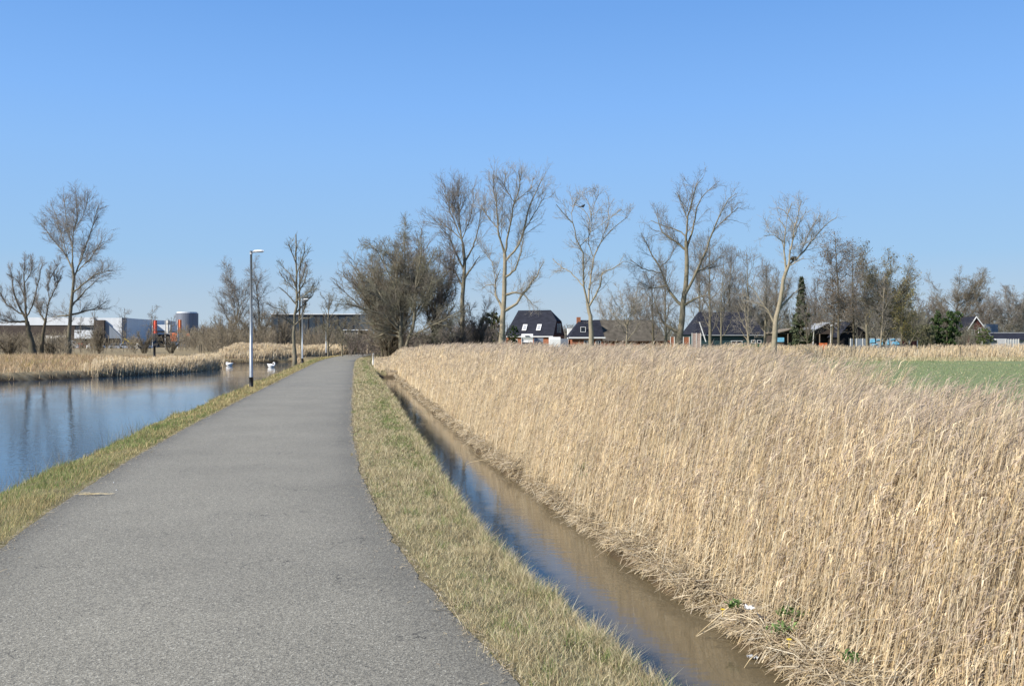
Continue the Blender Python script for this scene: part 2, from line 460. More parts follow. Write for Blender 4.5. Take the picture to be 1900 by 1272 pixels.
# green field beyond the reeds
def field_x(y): return XR(y) + 8.2
yv = np.concatenate([np.arange(-20, 30, 1), np.arange(30, 92, 2.0)])
cx = np.array(grow(0, 260, .8, 1.12))
FX = field_x(yv)[:, None] + cx[None, :]
FY = np.repeat(yv[:, None], len(cx), 1)
FZ = -0.13 + (vnoise(FX, FY, 6, 41) - .5) * .06
idx = np.arange(FX.size).reshape(FX.shape)
FQ = np.stack([idx[:-1, :-1], idx[:-1, 1:], idx[1:, 1:], idx[1:, :-1]], axis=2).reshape(-1, 4)
m_field = MAT("meadow_grass", (.16, .20, .09), .95, .5, .3, c2=(.20, .22, .11), bump=.9, bscale=12, spec=.05)
tag(mk("meadow", np.stack([FX, FY, FZ], 2), FQ, None, m_field, None, True), "short green meadow behind the reed bed", "field", None, "structure")

# ------------------------------------------------------------------ grass, reeds
m_blade = MAT("grass_blades", (0, 0, 0), .75, 8, .12, attr=True, spec=.25, transl=.22)
m_reed = MAT("reed_straw", (0, 0, 0), .65, 10, .10, attr=True, spec=.3, transl=.2)

TAN = np.array([(.50, .425, .25), (.42, .35, .20), (.60, .525, .34), (.33, .265, .15), (.44, .40, .23), (.30, .23, .13)])
GRN = np.array([(.14, .205, .055), (.18, .24, .075), (.115, .16, .045), (.24, .27, .10)])
def grass(name, x, y, z, h, wd, gp, label, lean=.5, cat="grass", droop=.35, tan=TAN, grn=GRN):
    n = len(x)
    az = R.random(n) * 2 * math.pi
    ln = (R.random(n) ** .7) * lean
    D = np.stack([np.cos(az) * ln + .12, np.sin(az) * ln, np.ones(n)], 1)
    D /= np.linalg.norm(D, axis=1, keepdims=True)
    P0 = np.stack([x, y, z - .01], 1)
    P1 = P0 + D * (h * .55)[:, None]
    D2 = D + np.stack([np.cos(az), np.sin(az), -np.ones(n) * .6], 1) * (droop * (0.3 + R.random(n)))[:, None]
    D2 /= np.linalg.norm(D2, axis=1, keepdims=True)
    P2 = P1 + D2 * (h * .5)[:, None]
    fa = R.random(n) * math.pi
    side = np.stack([np.cos(fa), np.sin(fa) * .6, np.zeros(n)], 1)
    P = np.stack([P0, P1, P2], 1); wv = np.stack([wd, wd * .75, wd * .12], 1)
    V, Q = strips(P, wv, side)
    g = R.random(n) < gp
    c = np.where(g[:, None], grn[R.integers(0, len(grn), n)], tan[R.integers(0, len(tan), n)]) * (.75 + .5 * R.random((n, 1)))
    return tag(mk(name, V, Q, None, m_blade, None, False, np.repeat(c, 6, 0)), label, cat, None, "stuff")

def logy(n, a, b, k=1.0):
    return a * (b / a) ** (R.random(n) ** k)

# right verge
n = 150000
y = logy(n, 3.2, 95, .9); ve = VE(y)
u = R.random(n) * (ve + .42) - .04 + np.where(R.random(n) < .03, -.05, 0)
x = XR(y) + u; z = ground_z(x, y)
k = z > WZ - .02; x, y, u, z, ve = x[k], y[k], u[k], z[k], ve[k]
pn = vnoise(x, y, .55, 11); pn2 = vnoise(x, y * .4, 1.4, 12)
strip = np.exp(-((u - ve * .66) / (.26 * ve)) ** 2)
slope = np.clip((u - ve) / .12, 0, 1)
gp = np.clip(-.17 + .60 * strip * np.clip((y - 6) / 10, .15, 1) + .8 * (pn - .5) + .5 * (pn2 - .5) + .55 * slope * np.clip((y - 8) / 8, .2, 1) + .08, 0.03, .92)
tuft = .45 + 1.1 * vnoise(x, y, .16, 13) * vnoise(x, y, .6, 14) * 2
h = (.030 + .058 * R.random(len(x))) * tuft * np.clip(u / .12 + .4, .4, 1) * (1 + .9 * (R.random(len(x)) < .02))
wd = np.maximum(.0017, y * .00022) * (.7 + .6 * R.random(len(x)))
grass("verge_grass", x, y, z, np.maximum(h, y * .0008), wd, gp, "dry tufted grass verge between path and ditch", lean=.85, droop=.5)
nt_ = 1500
ty = logy(nt_, 3.6, 60, .95); tv = VE(ty); tu = np.where(R.random(nt_) < .55, tv - .12 + R.random(nt_) * .22, R.random(nt_) * tv)
bl = 34; cx_ = np.repeat(XR(ty) + tu, bl) + R.normal(0, .028, nt_ * bl); cy_ = np.repeat(ty, bl) + R.normal(0, .028, nt_ * bl)
th = np.repeat(.05 + .075 * R.random(nt_) ** 1.5 + .05 * (tu > tv - .15), bl) * (.5 + .7 * R.random(nt_ * bl))
tg = np.repeat((R.random(nt_) < .25) * .7 + .04, bl)
cz_ = ground_z(cx_, cy_); k_ = cz_ > WZ
grass("grass_tufts", cx_[k_], cy_[k_], cz_[k_], th[k_], np.maximum(.0014, cy_[k_] * .0002), tg[k_], "taller dry grass tufts along the brink of the ditch verge", lean=.8, droop=.5, tan=TAN * 1.12)
# left verge
n = 110000
y = logy(n, 5.5, 110, .95)
u = -PW + .04 - R.random(n) * 1.62
x = XR(y) + u; z = ground_z(x, y); k = z > WZ - .05; x, y, u, z = x[k], y[k], u[k], z[k]
ul = -(u + PW)
gp = np.clip(.28 + .9 * (vnoise(x, y, .8, 15) - .5) + .5 * (vnoise(x, y * .4, 2.2, 16) - .5) + .25 * np.exp(-((ul - .6) / .3) ** 2) - .2 * (y > 25), .04, .8)
tuft = .45 + 2.0 * vnoise(x, y, .2, 17) * vnoise(x, y, .7, 18)
h = (.03 + .06 * R.random(len(x))) * tuft * np.clip(ul / .15 + .35, .35, 1) * (1 + .5 * (y > 25) * R.random(len(x)))
wd = np.maximum(.0018, y * .00022) * (.7 + .6 * R.random(len(x)))
grass("verge_grass", x, y, z, np.maximum(h, y * .0008), wd, gp, "dry and green grass strip between path and pond",
      tan=TAN * np.array([.92, .88, .72]))
# dark sedge stems standing in the pond edge
n = 2600
y = logy(n, 6, 60, 1.0); y = y[(vnoise(y, 0 * y, 1.2, 77) > .52)]; n = len(y)
x = XR(y) - PW - 1.30 - R.random(n) * .28; z = np.full(n, WZ + .0)
grass("waterside_sedge", x, y, z, (.38 + .3 * R.random(n)), np.maximum(.0016, y * .00016), np.full(n, .12), "thin dark sedge stems along the pond edge beside the path", lean=.25,
      cat="sedge", tan=TAN * .45)

RC = np.array([1.08, 1.12, 1.18]) * np.array([(.66, .52, .32), (.70, .57, .37), (.58, .45, .27), (.74, .63, .44), (.62, .50, .33), (.50, .37, .23), (.68, .52, .29)])
def reeds(name, x, y, z, h, r, label, lean=.16, leaves=4, plume=1.0, wind=(1.0, .15), cat="reeds", tint=1.0, plw=1.0, flat=None):
    n = len(x); K = 6
    lz = lean * (.5 + R.random(n)) + (flat if flat is not None else 0)
    az = R.normal(0, .4, n)
    wx, wy = wind
    dx = np.cos(az) * wx - np.sin(az) * wy; dy = np.sin(az) * wx + np.cos(az) * wy
    t = np.linspace(0, 1, K)[None, :]
    bend = lz[:, None] * t + (.10 + .25 * R.random(n))[:, None] * lean * 2 * t ** 3
    jx = R.normal(0, .055, n)[:, None] * t; jy = R.normal(0, .05, n)[:, None] * t
    hh = h[:, None]
    P = np.stack([x[:, None] + hh * (dx[:, None] * bend + jx), y[:, None] + hh * (dy[:, None] * bend + jy), z[:, None] - .03 + hh * t * np.sqrt(np.clip(1 - bend ** 2 * .6, .15, 1))], 2)
    rr = r[:, None] * (1.0 - .5 * t)
    V, Q = tubes(P, rr, 3)
    c = RC[R.integers(0, len(RC), n)] * (.72 + .5 * R.random((n, 1))) * tint
    A = Acc(); A.add(V, Q, None, np.repeat(c, K * 3, 0))
    # dry leaves blown to one side
    m = n * leaves
    if m:
        pi = np.repeat(np.arange(n), leaves)
        tt = .12 + .80 * R.random(m)
        f = tt * (K - 1); i0 = np.clip(f.astype(int), 0, K - 2); ff = (f - i0)[:, None]
        B = P[pi, i0] * (1 - ff) + P[pi, i0 + 1] * ff
        le = (.12 + .22 * R.random(m)) * np.clip(h[pi] / 1.6, .4, 1.2)
        a2 = R.normal(0, 1.0, m)
        D1 = np.stack([np.cos(a2) * .32, np.sin(a2) * .32, .75 + .4 * R.random(m)], 1)
        D2 = np.stack([np.cos(a2) * .5 + .25, np.sin(a2) * .4, -.2 + 1.1 * R.random(m)], 1)
        Pm = B + D1 * (le * .5)[:, None]; Pe = Pm + D2 * (le * .5)[:, None]
        PP = np.stack([B, Pm, Pe], 1)
        ww = r[pi] * (.65 + .6 * R.random(m))
        sd_ = np.stack([R.normal(0, 1, m), R.normal(0, .6, m), R.normal(0, .5, m)], 1); sd_ /= np.linalg.norm(sd_, axis=1, keepdims=True)
        V, Q = strips(PP, np.stack([ww * .7, ww, ww * .1], 1), sd_)
        A.add(V, Q, None, np.repeat(c[pi] * (.75 + .4 * R.random((m, 1))) * np.array([1, .98, .94]), 6, 0))
    # plumes
    sel = np.where(R.random(n) < plume)[0]
    q = 6
    if len(sel):
        pi = np.repeat(sel, q); m = len(pi)
        back = R.random(m) * .14
        T = P[pi, -1] - P[pi, -2]; Tn = T / (np.linalg.norm(T, axis=1, keepdims=True) + 1e-9)
        B = P[pi, -1] - Tn * back[:, None]
        le = (.08 + .08 * R.random(m)) * np.clip(h[pi] / 1.5, .5, 1.2)
        D1 = Tn * .8 + np.stack([R.normal(.25, .3, m), R.normal(0, .3, m), R.normal(.0, .2, m)], 1)
        D2 = D1 + np.stack([np.full(m, .28), np.zeros(m), np.full(m, -.28)], 1)
        Pm = B + D1 * (le * .5)[:, None]; Pe = Pm + D2 * (le * .55)[:, None]
        ww = np.maximum(.0030, r[pi] * .8) * plw
        sd_ = np.stack([R.normal(0, 1, m), R.normal(0, .4, m), R.normal(0, 1, m)], 1); sd_ /= np.linalg.norm(sd_, axis=1, keepdims=True)
        V, Q = strips(np.stack([B, Pm, Pe], 1), np.stack([ww * .5, ww, ww * .25], 1), sd_)
        pc = np.array([.40, .32, .24]) * (.7 + .6 * R.random((m, 1)))
        A.add(V, Q, None, np.repeat(pc, 6, 0))
    o = A.build(name, m_reed)
    return tag(o, label, cat, None, "stuff")

# main bed along the ditch
def outer(y): return np.interp(y, [0, 6, 9, 14, 30, 60], [5.9, 6.0, 6.4, 7.2, 7.7, 7.8])
def bed(n, a, b, k=1.0):
    y = logy(n, a, b, k); f = R.random(n)
    u = 2.80 + (outer(y) - 2.80) * f ** .9 + .18 * (vnoise(y, 0 * y, .5, 53) - .5)
    return y, u
y1, u1 = bed(72000, 4.0, 60, .95)
y2 = 4.0 + (64 * R.random(9000)); u2 = 2.68 + R.random(9000) ** 1.3 * 1.3
y3 = 58 + 34 * R.random(5000); u3 = 1.3 + R.random(5000) * 6.5
y = np.concatenate([y1, y2, y3]); u = np.concatenate([u1, u2, u3])
u = u - WR(y) * np.clip((5.5 - u) / 2, 0, 1)
x = XR(y) + u; z = ground_z(x, y)
hv = vnoise(x, y, 1.6, 51); hv2 = vnoise(x, y, .5, 52)
edge = np.clip(.34 + .66 * (u + WR(y) - 2.78) / 1.1, .32, 1)
tz = np.interp(y, [4, 6, 9, 12, 16, 24, 40], [.62, .76, .98, 1.15, 1.27, 1.35, 1.38]) + (hv - .5) * .34 + (hv2 - .5) * .16 + (R.random(len(x)) - .5) * np.where(y < 17, .50, .34)
h = (tz - z) * np.where(R.random(len(x)) < .22, .35 + .5 * R.random(len(x)), 1)
h *= edge
h = np.where(y > 58, h * .80, h)
thin = np.clip((u - 4.8) / 1.5, 0, 1) * np.clip((13.5 - y) / 4, 0, 1)
keep = (R.random(len(x)) > thin * .78) & (R.random(len(x)) < .35 + 1.5 * (vnoise(x, y, .22, 55) * .6 + vnoise(x, y, .09, 56) * .4) ** 1.3)
x, y, z, h, u = x[keep], y[keep], z[keep], h[keep], u[keep]
r = np.maximum(.0032, y * .00018) * (.75 + .5 * R.random(len(x)))
fl = np.clip((u - 5.0) / 1.6, 0, 1) * .22 * (y < 16)
reeds("reed_bed", x, y, z, h, r, "tall tan reed bed leaning right along the far side of the ditch", lean=.14, leaves=3, plume=.40, flat=fl, tint=(.80 + .36 * vnoise(x, y, .35, 57))[:, None])

# broken stalks and leaves lying on the bank
def litter(name, x, y, ln, wd, label, cat, cols, tilt=.35, up=0.0, az0=None, K=3):
    n = len(x); z = ground_z(x, y) + .012 + R.random(n) * up
    az = R.random(n) * 2 * math.pi if az0 is None else R.normal(az0, .7, n)
    D = np.stack([np.cos(az), np.sin(az), R.normal(.05, tilt, n)], 1)
    P0 = np.stack([x, y, z], 1) - D * (ln * .5)[:, None]; P2 = P0 + D * ln[:, None]
    gz0 = ground_z(P0[:, 0], P0[:, 1]) + .008; P0[:, 2] = np.maximum(P0[:, 2], gz0)
    gz2 = ground_z(P2[:, 0], P2[:, 1]) + .008; P2[:, 2] = np.maximum(P2[:, 2], gz2)
    Pm = (P0 + P2) / 2 + np.stack([np.zeros(n), np.zeros(n), R.random(n) * ln * .12], 1)
    sd_ = np.stack([-D[:, 1], D[:, 0], R.normal(0, .5, n)], 1); sd_ /= np.linalg.norm(sd_, axis=1, keepdims=True)
    V, Q = strips(np.stack([P0, Pm, P2], 1), np.stack([wd * .8, wd, wd * .3], 1), sd_)
    c = cols[R.integers(0, len(cols), n)] * (.7 + .55 * R.random((n, 1)))
    return tag(mk(name, V, Q, None, m_reed, None, False, np.repeat(c, 6, 0)), label, cat, None, "stuff")
n = 60000
y = logy(n, 4.0, 58, .95); u = 2.56 + R.random(n) ** 1.6 * 1.0 - WR(y); x = XR(y) + u
litter("reed_litter", x, y, (.06 + .26 * R.random(n) ** 2) * np.where(R.random(n) < .05, 2, 1), np.maximum(.0030, y * .00021) * (.6 + .8 * R.random(n)),
       "mat of broken reed stalks covering the ditch bank", "reed litter", RC * .70, up=.10)

n = 15000
y = logy(n, 4.0, 58, .95); u = 2.62 + R.random(n) * 1.1 - WR(y); x = XR(y) + u
reeds("leaning_reeds", x, y, ground_z(x, y), .18 + .5 * R.random(n) ** 1.6, np.maximum(.0030, y * .00018) * (.7 + .5 * R.random(n)), "short broken reed stalks leaning at the foot of the reed bed", lean=.55, leaves=2, plume=0, flat=.25 * R.random(n), tint=.82)
n = 5200
y = logy(n, 4.0, 60, .9); sde = R.random(n) < .5
off = np.abs(R.normal(0, .055, n)) * np.where(R.random(n) < .12, 4, 1)
x = np.where(sde, XR(y) - off + .03, XR(y) - PW + off - .02); ln = .015 + .05 * R.random(n) ** 2
az = R.random(n) * 6.283; D = np.stack([np.cos(az), np.sin(az), R.normal(0, .06, n)], 1) * ln[:, None]
B = np.stack([x, y, np.full(n, .008) + R.random(n) * .006], 1)
V, Q = strips(np.stack([B - D / 2, B + np.array([0, 0, .003]), B + D / 2], 1), np.repeat((np.maximum(.0016, y * .00018))[:, None], 3, 1), np.stack([-np.sin(az), np.cos(az), np.full(n, .25)], 1))
tag(mk("straw_bits", V, Q, None, m_reed, None, False, np.repeat(RC[R.integers(0, 7, n)] * (.35 + .55 * R.random((n, 1))), 6, 0)), "scattered dry grass bits along both path edges", "straw", None, "stuff")

# far reed strips and left bank
def belt(name, pts, n, w0, h0, h1, label, lean=.12, tint=1.0, plume=.7, leaves=3, zz=None):
    """reeds along a polyline of world points, spread w0 m in depth"""
    pts = np.array(pts, float); seg = np.linalg.norm(np.diff(pts[:, :2], axis=0), axis=1); cs = np.concatenate([[0], np.cumsum(seg)])
    s = R.random(n) * cs[-1]
    x = np.interp(s, cs, pts[:, 0]); y = np.interp(s, cs, pts[:, 1])
    f = R.random(n); x = x + R.normal(0, .3, n); y = y + f * w0
    if pts.shape[1] > 2: y = y + f * (np.interp(s, cs, pts[:, 2]) - w0)
    z = ground_z(x, y); k = z > WZ - .06; x, y, z, f = x[k], y[k], z[k], f[k]; n = len(x)
    front = np.clip(.55 + f * 1.3, 0, 1)
    h = (h0 + (h1 - h0) * vnoise(x, y, 4, 61) + .25 * R.random(n)) * np.where(R.random(n) < .2, .6, 1)
    h *= (.65 + .35 * np.clip(vnoise(x, y, 1.2, 62) * 1.6, 0, 1)) * front
    r = np.maximum(.004, y * .00022) * (.7 + .5 * R.random(n))
    return reeds(name, x, y, z, h, r, label, lean=lean, leaves=leaves, plume=plume, tint=tint)
gp2 = lambda l: [tuple(G(a, b, WZ)[:2]) + (c,) for a, b, c in l]
belt("reed_bed", gp2([(150, 701, 7), (200, 699, 13), (255, 696, 22), (330, 692, 26), (366, 689, 24), (408, 683, 14)]), 13000, 8, .30, 1.05, "pale tan reed bed on the far pond bank below the warehouse", plume=.15, tint=1.02, lean=.10)
belt("reed_bed", gp2([(396, 673.5, 9), (440, 673, 9), (500, 672, 10), (548, 671, 12)]) , 6500, 10, .95, 1.6, "tan reed bed behind the two swans", tint=.98, plume=.2)
belt("reed_bed", [(-27.5, 98, 12), (-24, 108, 12), (-21.4, 122, 12), (-14.0, 138, 8), (-9.0, 140, 8)], 6000, 10, 1.15, 1.6, "orange-tan reed bed outside the bend of the path", tint=1.0, plume=.2)
belt("reed_bed", [(6.0, 89.5, 6), (20, 90, 6), (40, 90.5, 6), (58, 90, 6), (75, 90, 6)], 13000, 6, 1.2, 1.65, "distant straw-coloured reed strip beyond the green meadow", tint=1.02, plume=.25)
# low rough grass on the left bank
n = 60000
yy = 47 + 52 * R.random(n); xx = -62 + 40 * R.random(n)
pxx = 950 + xx / yy * F
sdd = poly_sd(xx, yy, POND)
k = (sdd > 0.02) & (pxx > -60) & (pxx < 560) & (xx < XR(yy) - PW - 1.5); xx, yy, sdd = xx[k], yy[k], sdd[k]
zz = ground_z(xx, yy)
gpp = np.clip(.04 + .4 * (vnoise(xx, yy, 3, 71) - .5), .02, .5)
hh = (.16 + .30 * R.random(len(xx))) * (.5 + vnoise(xx, yy, 2.2, 72))
grass("bank_grass", xx, yy, zz, hh, np.full(len(xx), .014), gpp, "rough low dry grass on the far pond bank", tan=TAN * np.array([1.0, .86, .86]), grn=GRN * np.array([2.1, 1.3, 1.2]))
# meadow blades
n = 45000
yy = 14 + 74 * R.random(n); xx = XR(yy) + 8.4 + R.random(n) * 44
k = (950 + xx / yy * F > 1500) & (950 + xx / yy * F < 1960); xx, yy = xx[k], yy[k]
grass("meadow_grass", xx, yy, np.full(len(xx), -.13), .05 + .06 * R.random(len(xx)), np.maximum(.004, yy * .0003), np.full(len(xx), .85), "short green meadow grass behind the reeds",
      grn=np.array([(.18, .24, .10), (.21, .27, .12), (.26, .28, .15)]))
n = 9000
yy = 84 + 7 * R.random(n); xx = 15 + 42 * R.random(n)
grass("meadow_edge_grass", xx, yy, ground_z(xx, yy), .2 + .3 * R.random(n), np.full(n, .02), np.full(n, .05), "dry grass fringe at the far edge of the meadow")
#@@BUILD@@
# ------------------------------------------------------------------ buildings
m_dark_roof = MAT("dark_roof_tiles", (.022, .024, .034), .85, 1.5, .4, bump=.5, bscale=9, stretch=(1, 1, 3), spec=.15)
m_brown_roof = MAT("weathered_roof_tiles", (.10, .088, .07), .9, 1.2, .4, bump=.5, bscale=9, spec=.1)
m_brick = MAT("orange_brick", (.30, .12, .065), .9, 9, .35, bump=.3, spec=.1)
m_redwood = MAT("maroon_cladding", (.085, .035, .03), .85, 3, .3, stretch=(8, 8, .5), spec=.15)
m_white = MAT("white_paint", (.66, .66, .64), .6, 2, .08)
m_offwhite = MAT("weathered_white", (.6, .58, .53), .8, 2, .2)
m_cladw = MAT("white_metal_cladding", (.55, .58, .60), .55, 1.0, .08, stretch=(1, 1, .1))
m_cladg = MAT("grey_metal_cladding", (.17, .20, .24), .6, 1.0, .12, stretch=(3, 3, .1))
m_darkbrown = MAT("dark_brown_panels", (.055, .042, .034), .8, 1.0, .3)
m_glass = MAT("window_glass", (.015, .02, .03), .12, 1, .2, spec=.6)
m_black = MAT("dark_opening", (.012, .011, .011), .9, 2, .3)
m_teal = MAT("teal_boards", (.022, .05, .055), .8, 3, .3, stretch=(1, 1, 6))
m_green = MAT("green_boards", (.02, .09, .045), .8, 3, .3)
m_red = MAT("red_panel", (.55, .085, .05), .6, 3, .15)
m_orange = MAT("orange_panel", (.62, .16, .06), .6, 3, .15)
m_blue = MAT("light_blue_paint", (.16, .42, .60), .7, 3, .3)
m_greyp = MAT("grey_paint", (.32, .33, .34), .5, 4, .15)
m_galv = MAT("galvanised_steel", (.33, .36, .38), .42, 6, .18, metal=.35, spec=.5)
m_blackp = MAT("black_coating", (.02, .02, .022), .6, 4, .2)
m_slate = MAT("slate_glass", (.032, .045, .06), .35, .6, .35, spec=.4)
m_yellow = MAT("yellow_paint", (.7, .5, .04), .5, 4, .15)
m_wood = MAT("grey_wood", (.22, .18, .13), .9, 6, .35, bump=.4)
m_tower = MAT("tower_cladding", (.15, .17, .21), .6, .5, .2, stretch=(1, 1, .2))
m_rubber = MAT("black_rubber", (.02, .02, .02), .85, 5, .2)

def prism(name, pts, off, mat, parent, hole=None):
    a = Acc(); a.extr(pts, off); return a.build(name, mat, parent)

def frame_of(base, rot):
    """local house frame: x along the long side, y to the back, z up"""
    ca, sa = math.cos(rot), math.sin(rot)
    def T(x, y, z): return np.array([base[0] + x * ca - y * sa, base[1] + x * sa + y * ca, base[2] + z])
    return T
def lbox(T, x0, x1, y0, y1, z0, z1, a=None):
    a = a or Acc()
    V = np.array([T(x, y, z) for z in (z0, z1) for (x, y) in ((x0, y0), (x1, y0), (x1, y1), (x0, y1))])
    a.add(V, [[0, 3, 2, 1], [4, 5, 6, 7], [0, 1, 5, 4], [1, 2, 6, 5], [2, 3, 7, 6], [3, 0, 4, 7]]); return a
def poly(name, T, verts, faces, mat, parent):
    return mk(name, [T(*v) for v in verts], ngons=faces, mat=mat, parent=parent)
def lwin(T, parent, x0, x1, z0, z1, y, th=.06, fm=None, name="window", mull=1):
    """frame standing proud of the wall at y (facing -y), with its pane as a child"""
    fm = fm or m_white; t = .07
    a = Acc()
    lbox(T, x0, x1, y - th, y, z0, z0 + t, a); lbox(T, x0, x1, y - th, y, z1 - t, z1, a)
    lbox(T, x0, x0 + t, y - th, y, z0 + t, z1 - t, a); lbox(T, x1 - t, x1, y - th, y, z0 + t, z1 - t, a)
    for i in range(mull):
        xm = x0 + (x1 - x0) * (i + 1) / (mull + 1); lbox(T, xm - .03, xm + .03, y - th + .003, y, z0 + t, z1 - t, a)
    f = a.build(name, fm, parent)
    lbox(T, x0 + t, x1 - t, y - .025, y - .004, z0 + t, z1 - t).build("pane", m_glass, f)
    return f

# --- farmhouse with black half-hipped roof
d = 165.0
base = W(938, 634, d); base[2] = -.2
fh = empty("farmhouse", base, "dark-roofed farmhouse with two skylights and maroon boarded gable behind the white camper", "house")
T = frame_of(base, math.radians(-20))
Lh, Dh, ez, rz = 9.0, 7.0, 3.0, 7.6
lbox(T, 0, Lh, .25, Dh - .25, 0, ez).build("wall", m_brick, fh)
hb = 5.6   # foot of the half hip
yy_ = lambda z: Dh / 2 * (z - ez) / (rz - ez)
V = [(-.3, 0, ez - .15), (Lh, 0, ez - .15), (Lh, yy_(hb), hb), (Lh - 1.6, Dh / 2, rz), (1.2, Dh / 2, rz), (-.3, Dh, ez - .15), (Lh, Dh, ez - .15), (Lh, Dh - yy_(hb), hb)]
poly("roof", T, V, [(0, 1, 2, 3, 4), (5, 4, 3, 7, 6), (2, 7, 3), (0, 4, 5), (0, 5, 6, 1)], m_dark_roof, fh)
poly("gable", T, [(Lh - .02, .3, ez - .1), (Lh - .02, Dh - .3, ez - .1), (Lh - .02, Dh - yy_(hb) - .2, hb - .1), (Lh - .02, yy_(hb) + .2, hb - .1), (Lh - .3, .3, ez - .1), (Lh - .3, Dh - .3, ez - .1), (Lh - .3, Dh - yy_(hb) - .2, hb - .1), (Lh - .3, yy_(hb) + .2, hb - .1)], [(0, 1, 2, 3), (4, 7, 6, 5), (0, 3, 7, 4), (1, 5, 6, 2), (0, 4, 5, 1), (3, 2, 6, 7)], m_redwood, fh)
for k_, yw in enumerate((2.3, 3.2, 4.1)):
    f = lbox(T, Lh, Lh + .05, yw, yw + .5, 3.5, 5.1).build("window", m_offwhite, fh)
    lbox(T, Lh + .05, Lh + .07, yw + .12, yw + .38, 3.6, 5.0).build("pane", m_glass, f)
lbox(T, .2, Lh, -.18, .0, ez - .30, ez - .14).build("gutter", m_white, fh)
for xs in (2.9, 5.6):
    sk = Acc(); z0, z1 = ez + .9, ez + 2.0
    sk.add(np.array([T(xs, yy_(z0) - .14, z0), T(xs + .8, yy_(z0) - .14, z0), T(xs + .8, yy_(z1) - .14, z1), T(xs, yy_(z1) - .14, z1), T(xs, yy_(z0) + .05, z0), T(xs + .8, yy_(z0) + .05, z0), T(xs + .8, yy_(z1) + .05, z1), T(xs, yy_(z1) + .05, z1)]), [[0, 1, 2, 3], [4, 7, 6, 5], [0, 4, 5, 1], [1, 5, 6, 2], [2, 6, 7, 3], [3, 7, 4, 0]])
    f = sk.build("skylight", m_white, fh)
    z0 += .14; z1 -= .14
    g = Acc(); g.add(np.array([T(xs + .14, yy_(z0) - .18, z0), T(xs + .66, yy_(z0) - .18, z0), T(xs + .66, yy_(z1) - .18, z1), T(xs + .14, yy_(z1) - .18, z1), T(xs + .14, yy_(z0) - .10, z0), T(xs + .66, yy_(z0) - .10, z0), T(xs + .66, yy_(z1) - .10, z1), T(xs + .14, yy_(z1) - .10, z1)]), [[0, 1, 2, 3], [4, 7, 6, 5], [0, 4, 5, 1], [1, 5, 6, 2], [2, 6, 7, 3], [3, 7, 4, 0]])
    g.build("pane", m_greyp, f)
lwin(T, fh, 1.0, 2.2, 1.0, 2.3, .25)

# --- small house with hipped roof and chimney, long barn behind it
d = 155.0
base = W(1062, 634, d); base[2] = -.2
h2 = empty("cottage", base, "small dark-roofed house with white gutter and orange chimney left of the long barn", "house")
T = frame_of(base, math.radians(3))
lbox(T, 0, 5.2, .3, 6, 0, 2.65).build("wall", m_brick, h2)
V = [(-.5, 0, 2.6), (5.5, 0, 2.6), (5.1, 3, 5.6), (1.5, 3, 5.6), (-.5, 6, 2.6), (5.5, 6, 2.6)]
poly("roof", T, V, [(0, 1, 2, 3), (4, 3, 2, 5), (0, 3, 4), (1, 5, 2), (0, 4, 5, 1)], m_dark_roof, h2)
lbox(T, -.6, 5.6, -.15, .0, 2.42, 2.66).build("gutter", m_white, h2)
c_ = lbox(T, 1.1, 1.75, 2.7, 3.3, 4.6, 6.1).build("chimney", m_brick, h2)
lwin(T, h2, 1.5, 2.4, 3.5, 4.4, 1.0, th=.12, mull=0, name="roof_window")
lwin(T, h2, 2.0, 3.1, .9, 2.1, .3); lwin(T, h2, 4.0, 4.9, .9, 2.1, .3)

d = 168.0
base = W(1112, 634, d); base[2] = -.2
h3 = empty("barn", base, "long low barn with mossy brown tiled roof and orange brick base", "barn")
T = frame_of(base, math.radians(2))
lbox(T, 0, 13.2, .4, 9, 0, 2.1).build("wall", m_brick, h3)
V = [(-.4, 0, 2.0), (12.6, 0, 2.0), (10.9, 4.5, 6.0), (-.4, 4.5, 6.0), (-.4, 9, 2.0), (12.6, 9, 2.0)]
poly("roof", T, V, [(0, 1, 2, 3), (4, 3, 2, 5), (0, 3, 4), (1, 5, 2), (0, 4, 5, 1)], m_brown_roof, h3)
for xw in (3.0, 5.2, 7.5, 9.5):
    lbox(T, xw, xw + .9, .36, .395, .9, 1.7).build("window", m_black, h3)
lbox(T, -.1, 0.1, 1.2, 4.2, 3.2, 5.4).build("verge_board", m_offwhite, h3)

d = 178.0
base = W(1054, 634, d); base[2] = -.2
a_ = Acc().box(base[0], base[0] + 2.1, d, d + 3, -.2, 4.25); o_ = a_.build("annexe", m_white); rebase(o_, base)
tag(o_, "white flat-roofed annexe beside the chimneyed cottage", "outbuilding")

# camper and trailer
def vehicle_box(name, px0, px1, ztop, d, label, cat, length, nose=True):
    base = W(px0, 634, d); base[2] = -.2
    wd = (px1 - px0) * d / F
    e_ = empty(name, base, label, cat)
    x0, x1 = base[0], base[0] + wd
    prof = [(x0, d, .35), (x0, d + length, .35), (x0, d + length, ztop - .1), (x0, d + .25, ztop), (x0, d, ztop - .35)]
    if nose: prof = [(x0, d, .25), (x0, d + length, .25), (x0, d + length, ztop), (x0, d + .35, ztop), (x0, d + .05, ztop - .5), (x0, d + .25, ztop - 1.0)]
    prism("body", prof, (wd, 0, 0), m_white, e_)
    if nose:
        Acc().box(x0 + .12, x1 - .12, d - .06, d + .14, 1.05, 1.55).build("windscreen", m_glass, e_)
        Acc().box(x0 + wd * .3, x1 - wd * .3, d - .03, d + .06, ztop - .42, ztop - .28).build("roof_window", m_glass, e_)
    for yw in (d + .8, d + length - .8):
        for xw in (x0 + .06, x1 - .06):
            Acc().cyl((xw - .1, yw, .12), (xw + .1, yw, .12), .33, .33, 14).build("wheel", m_rubber, e_)
    return e_
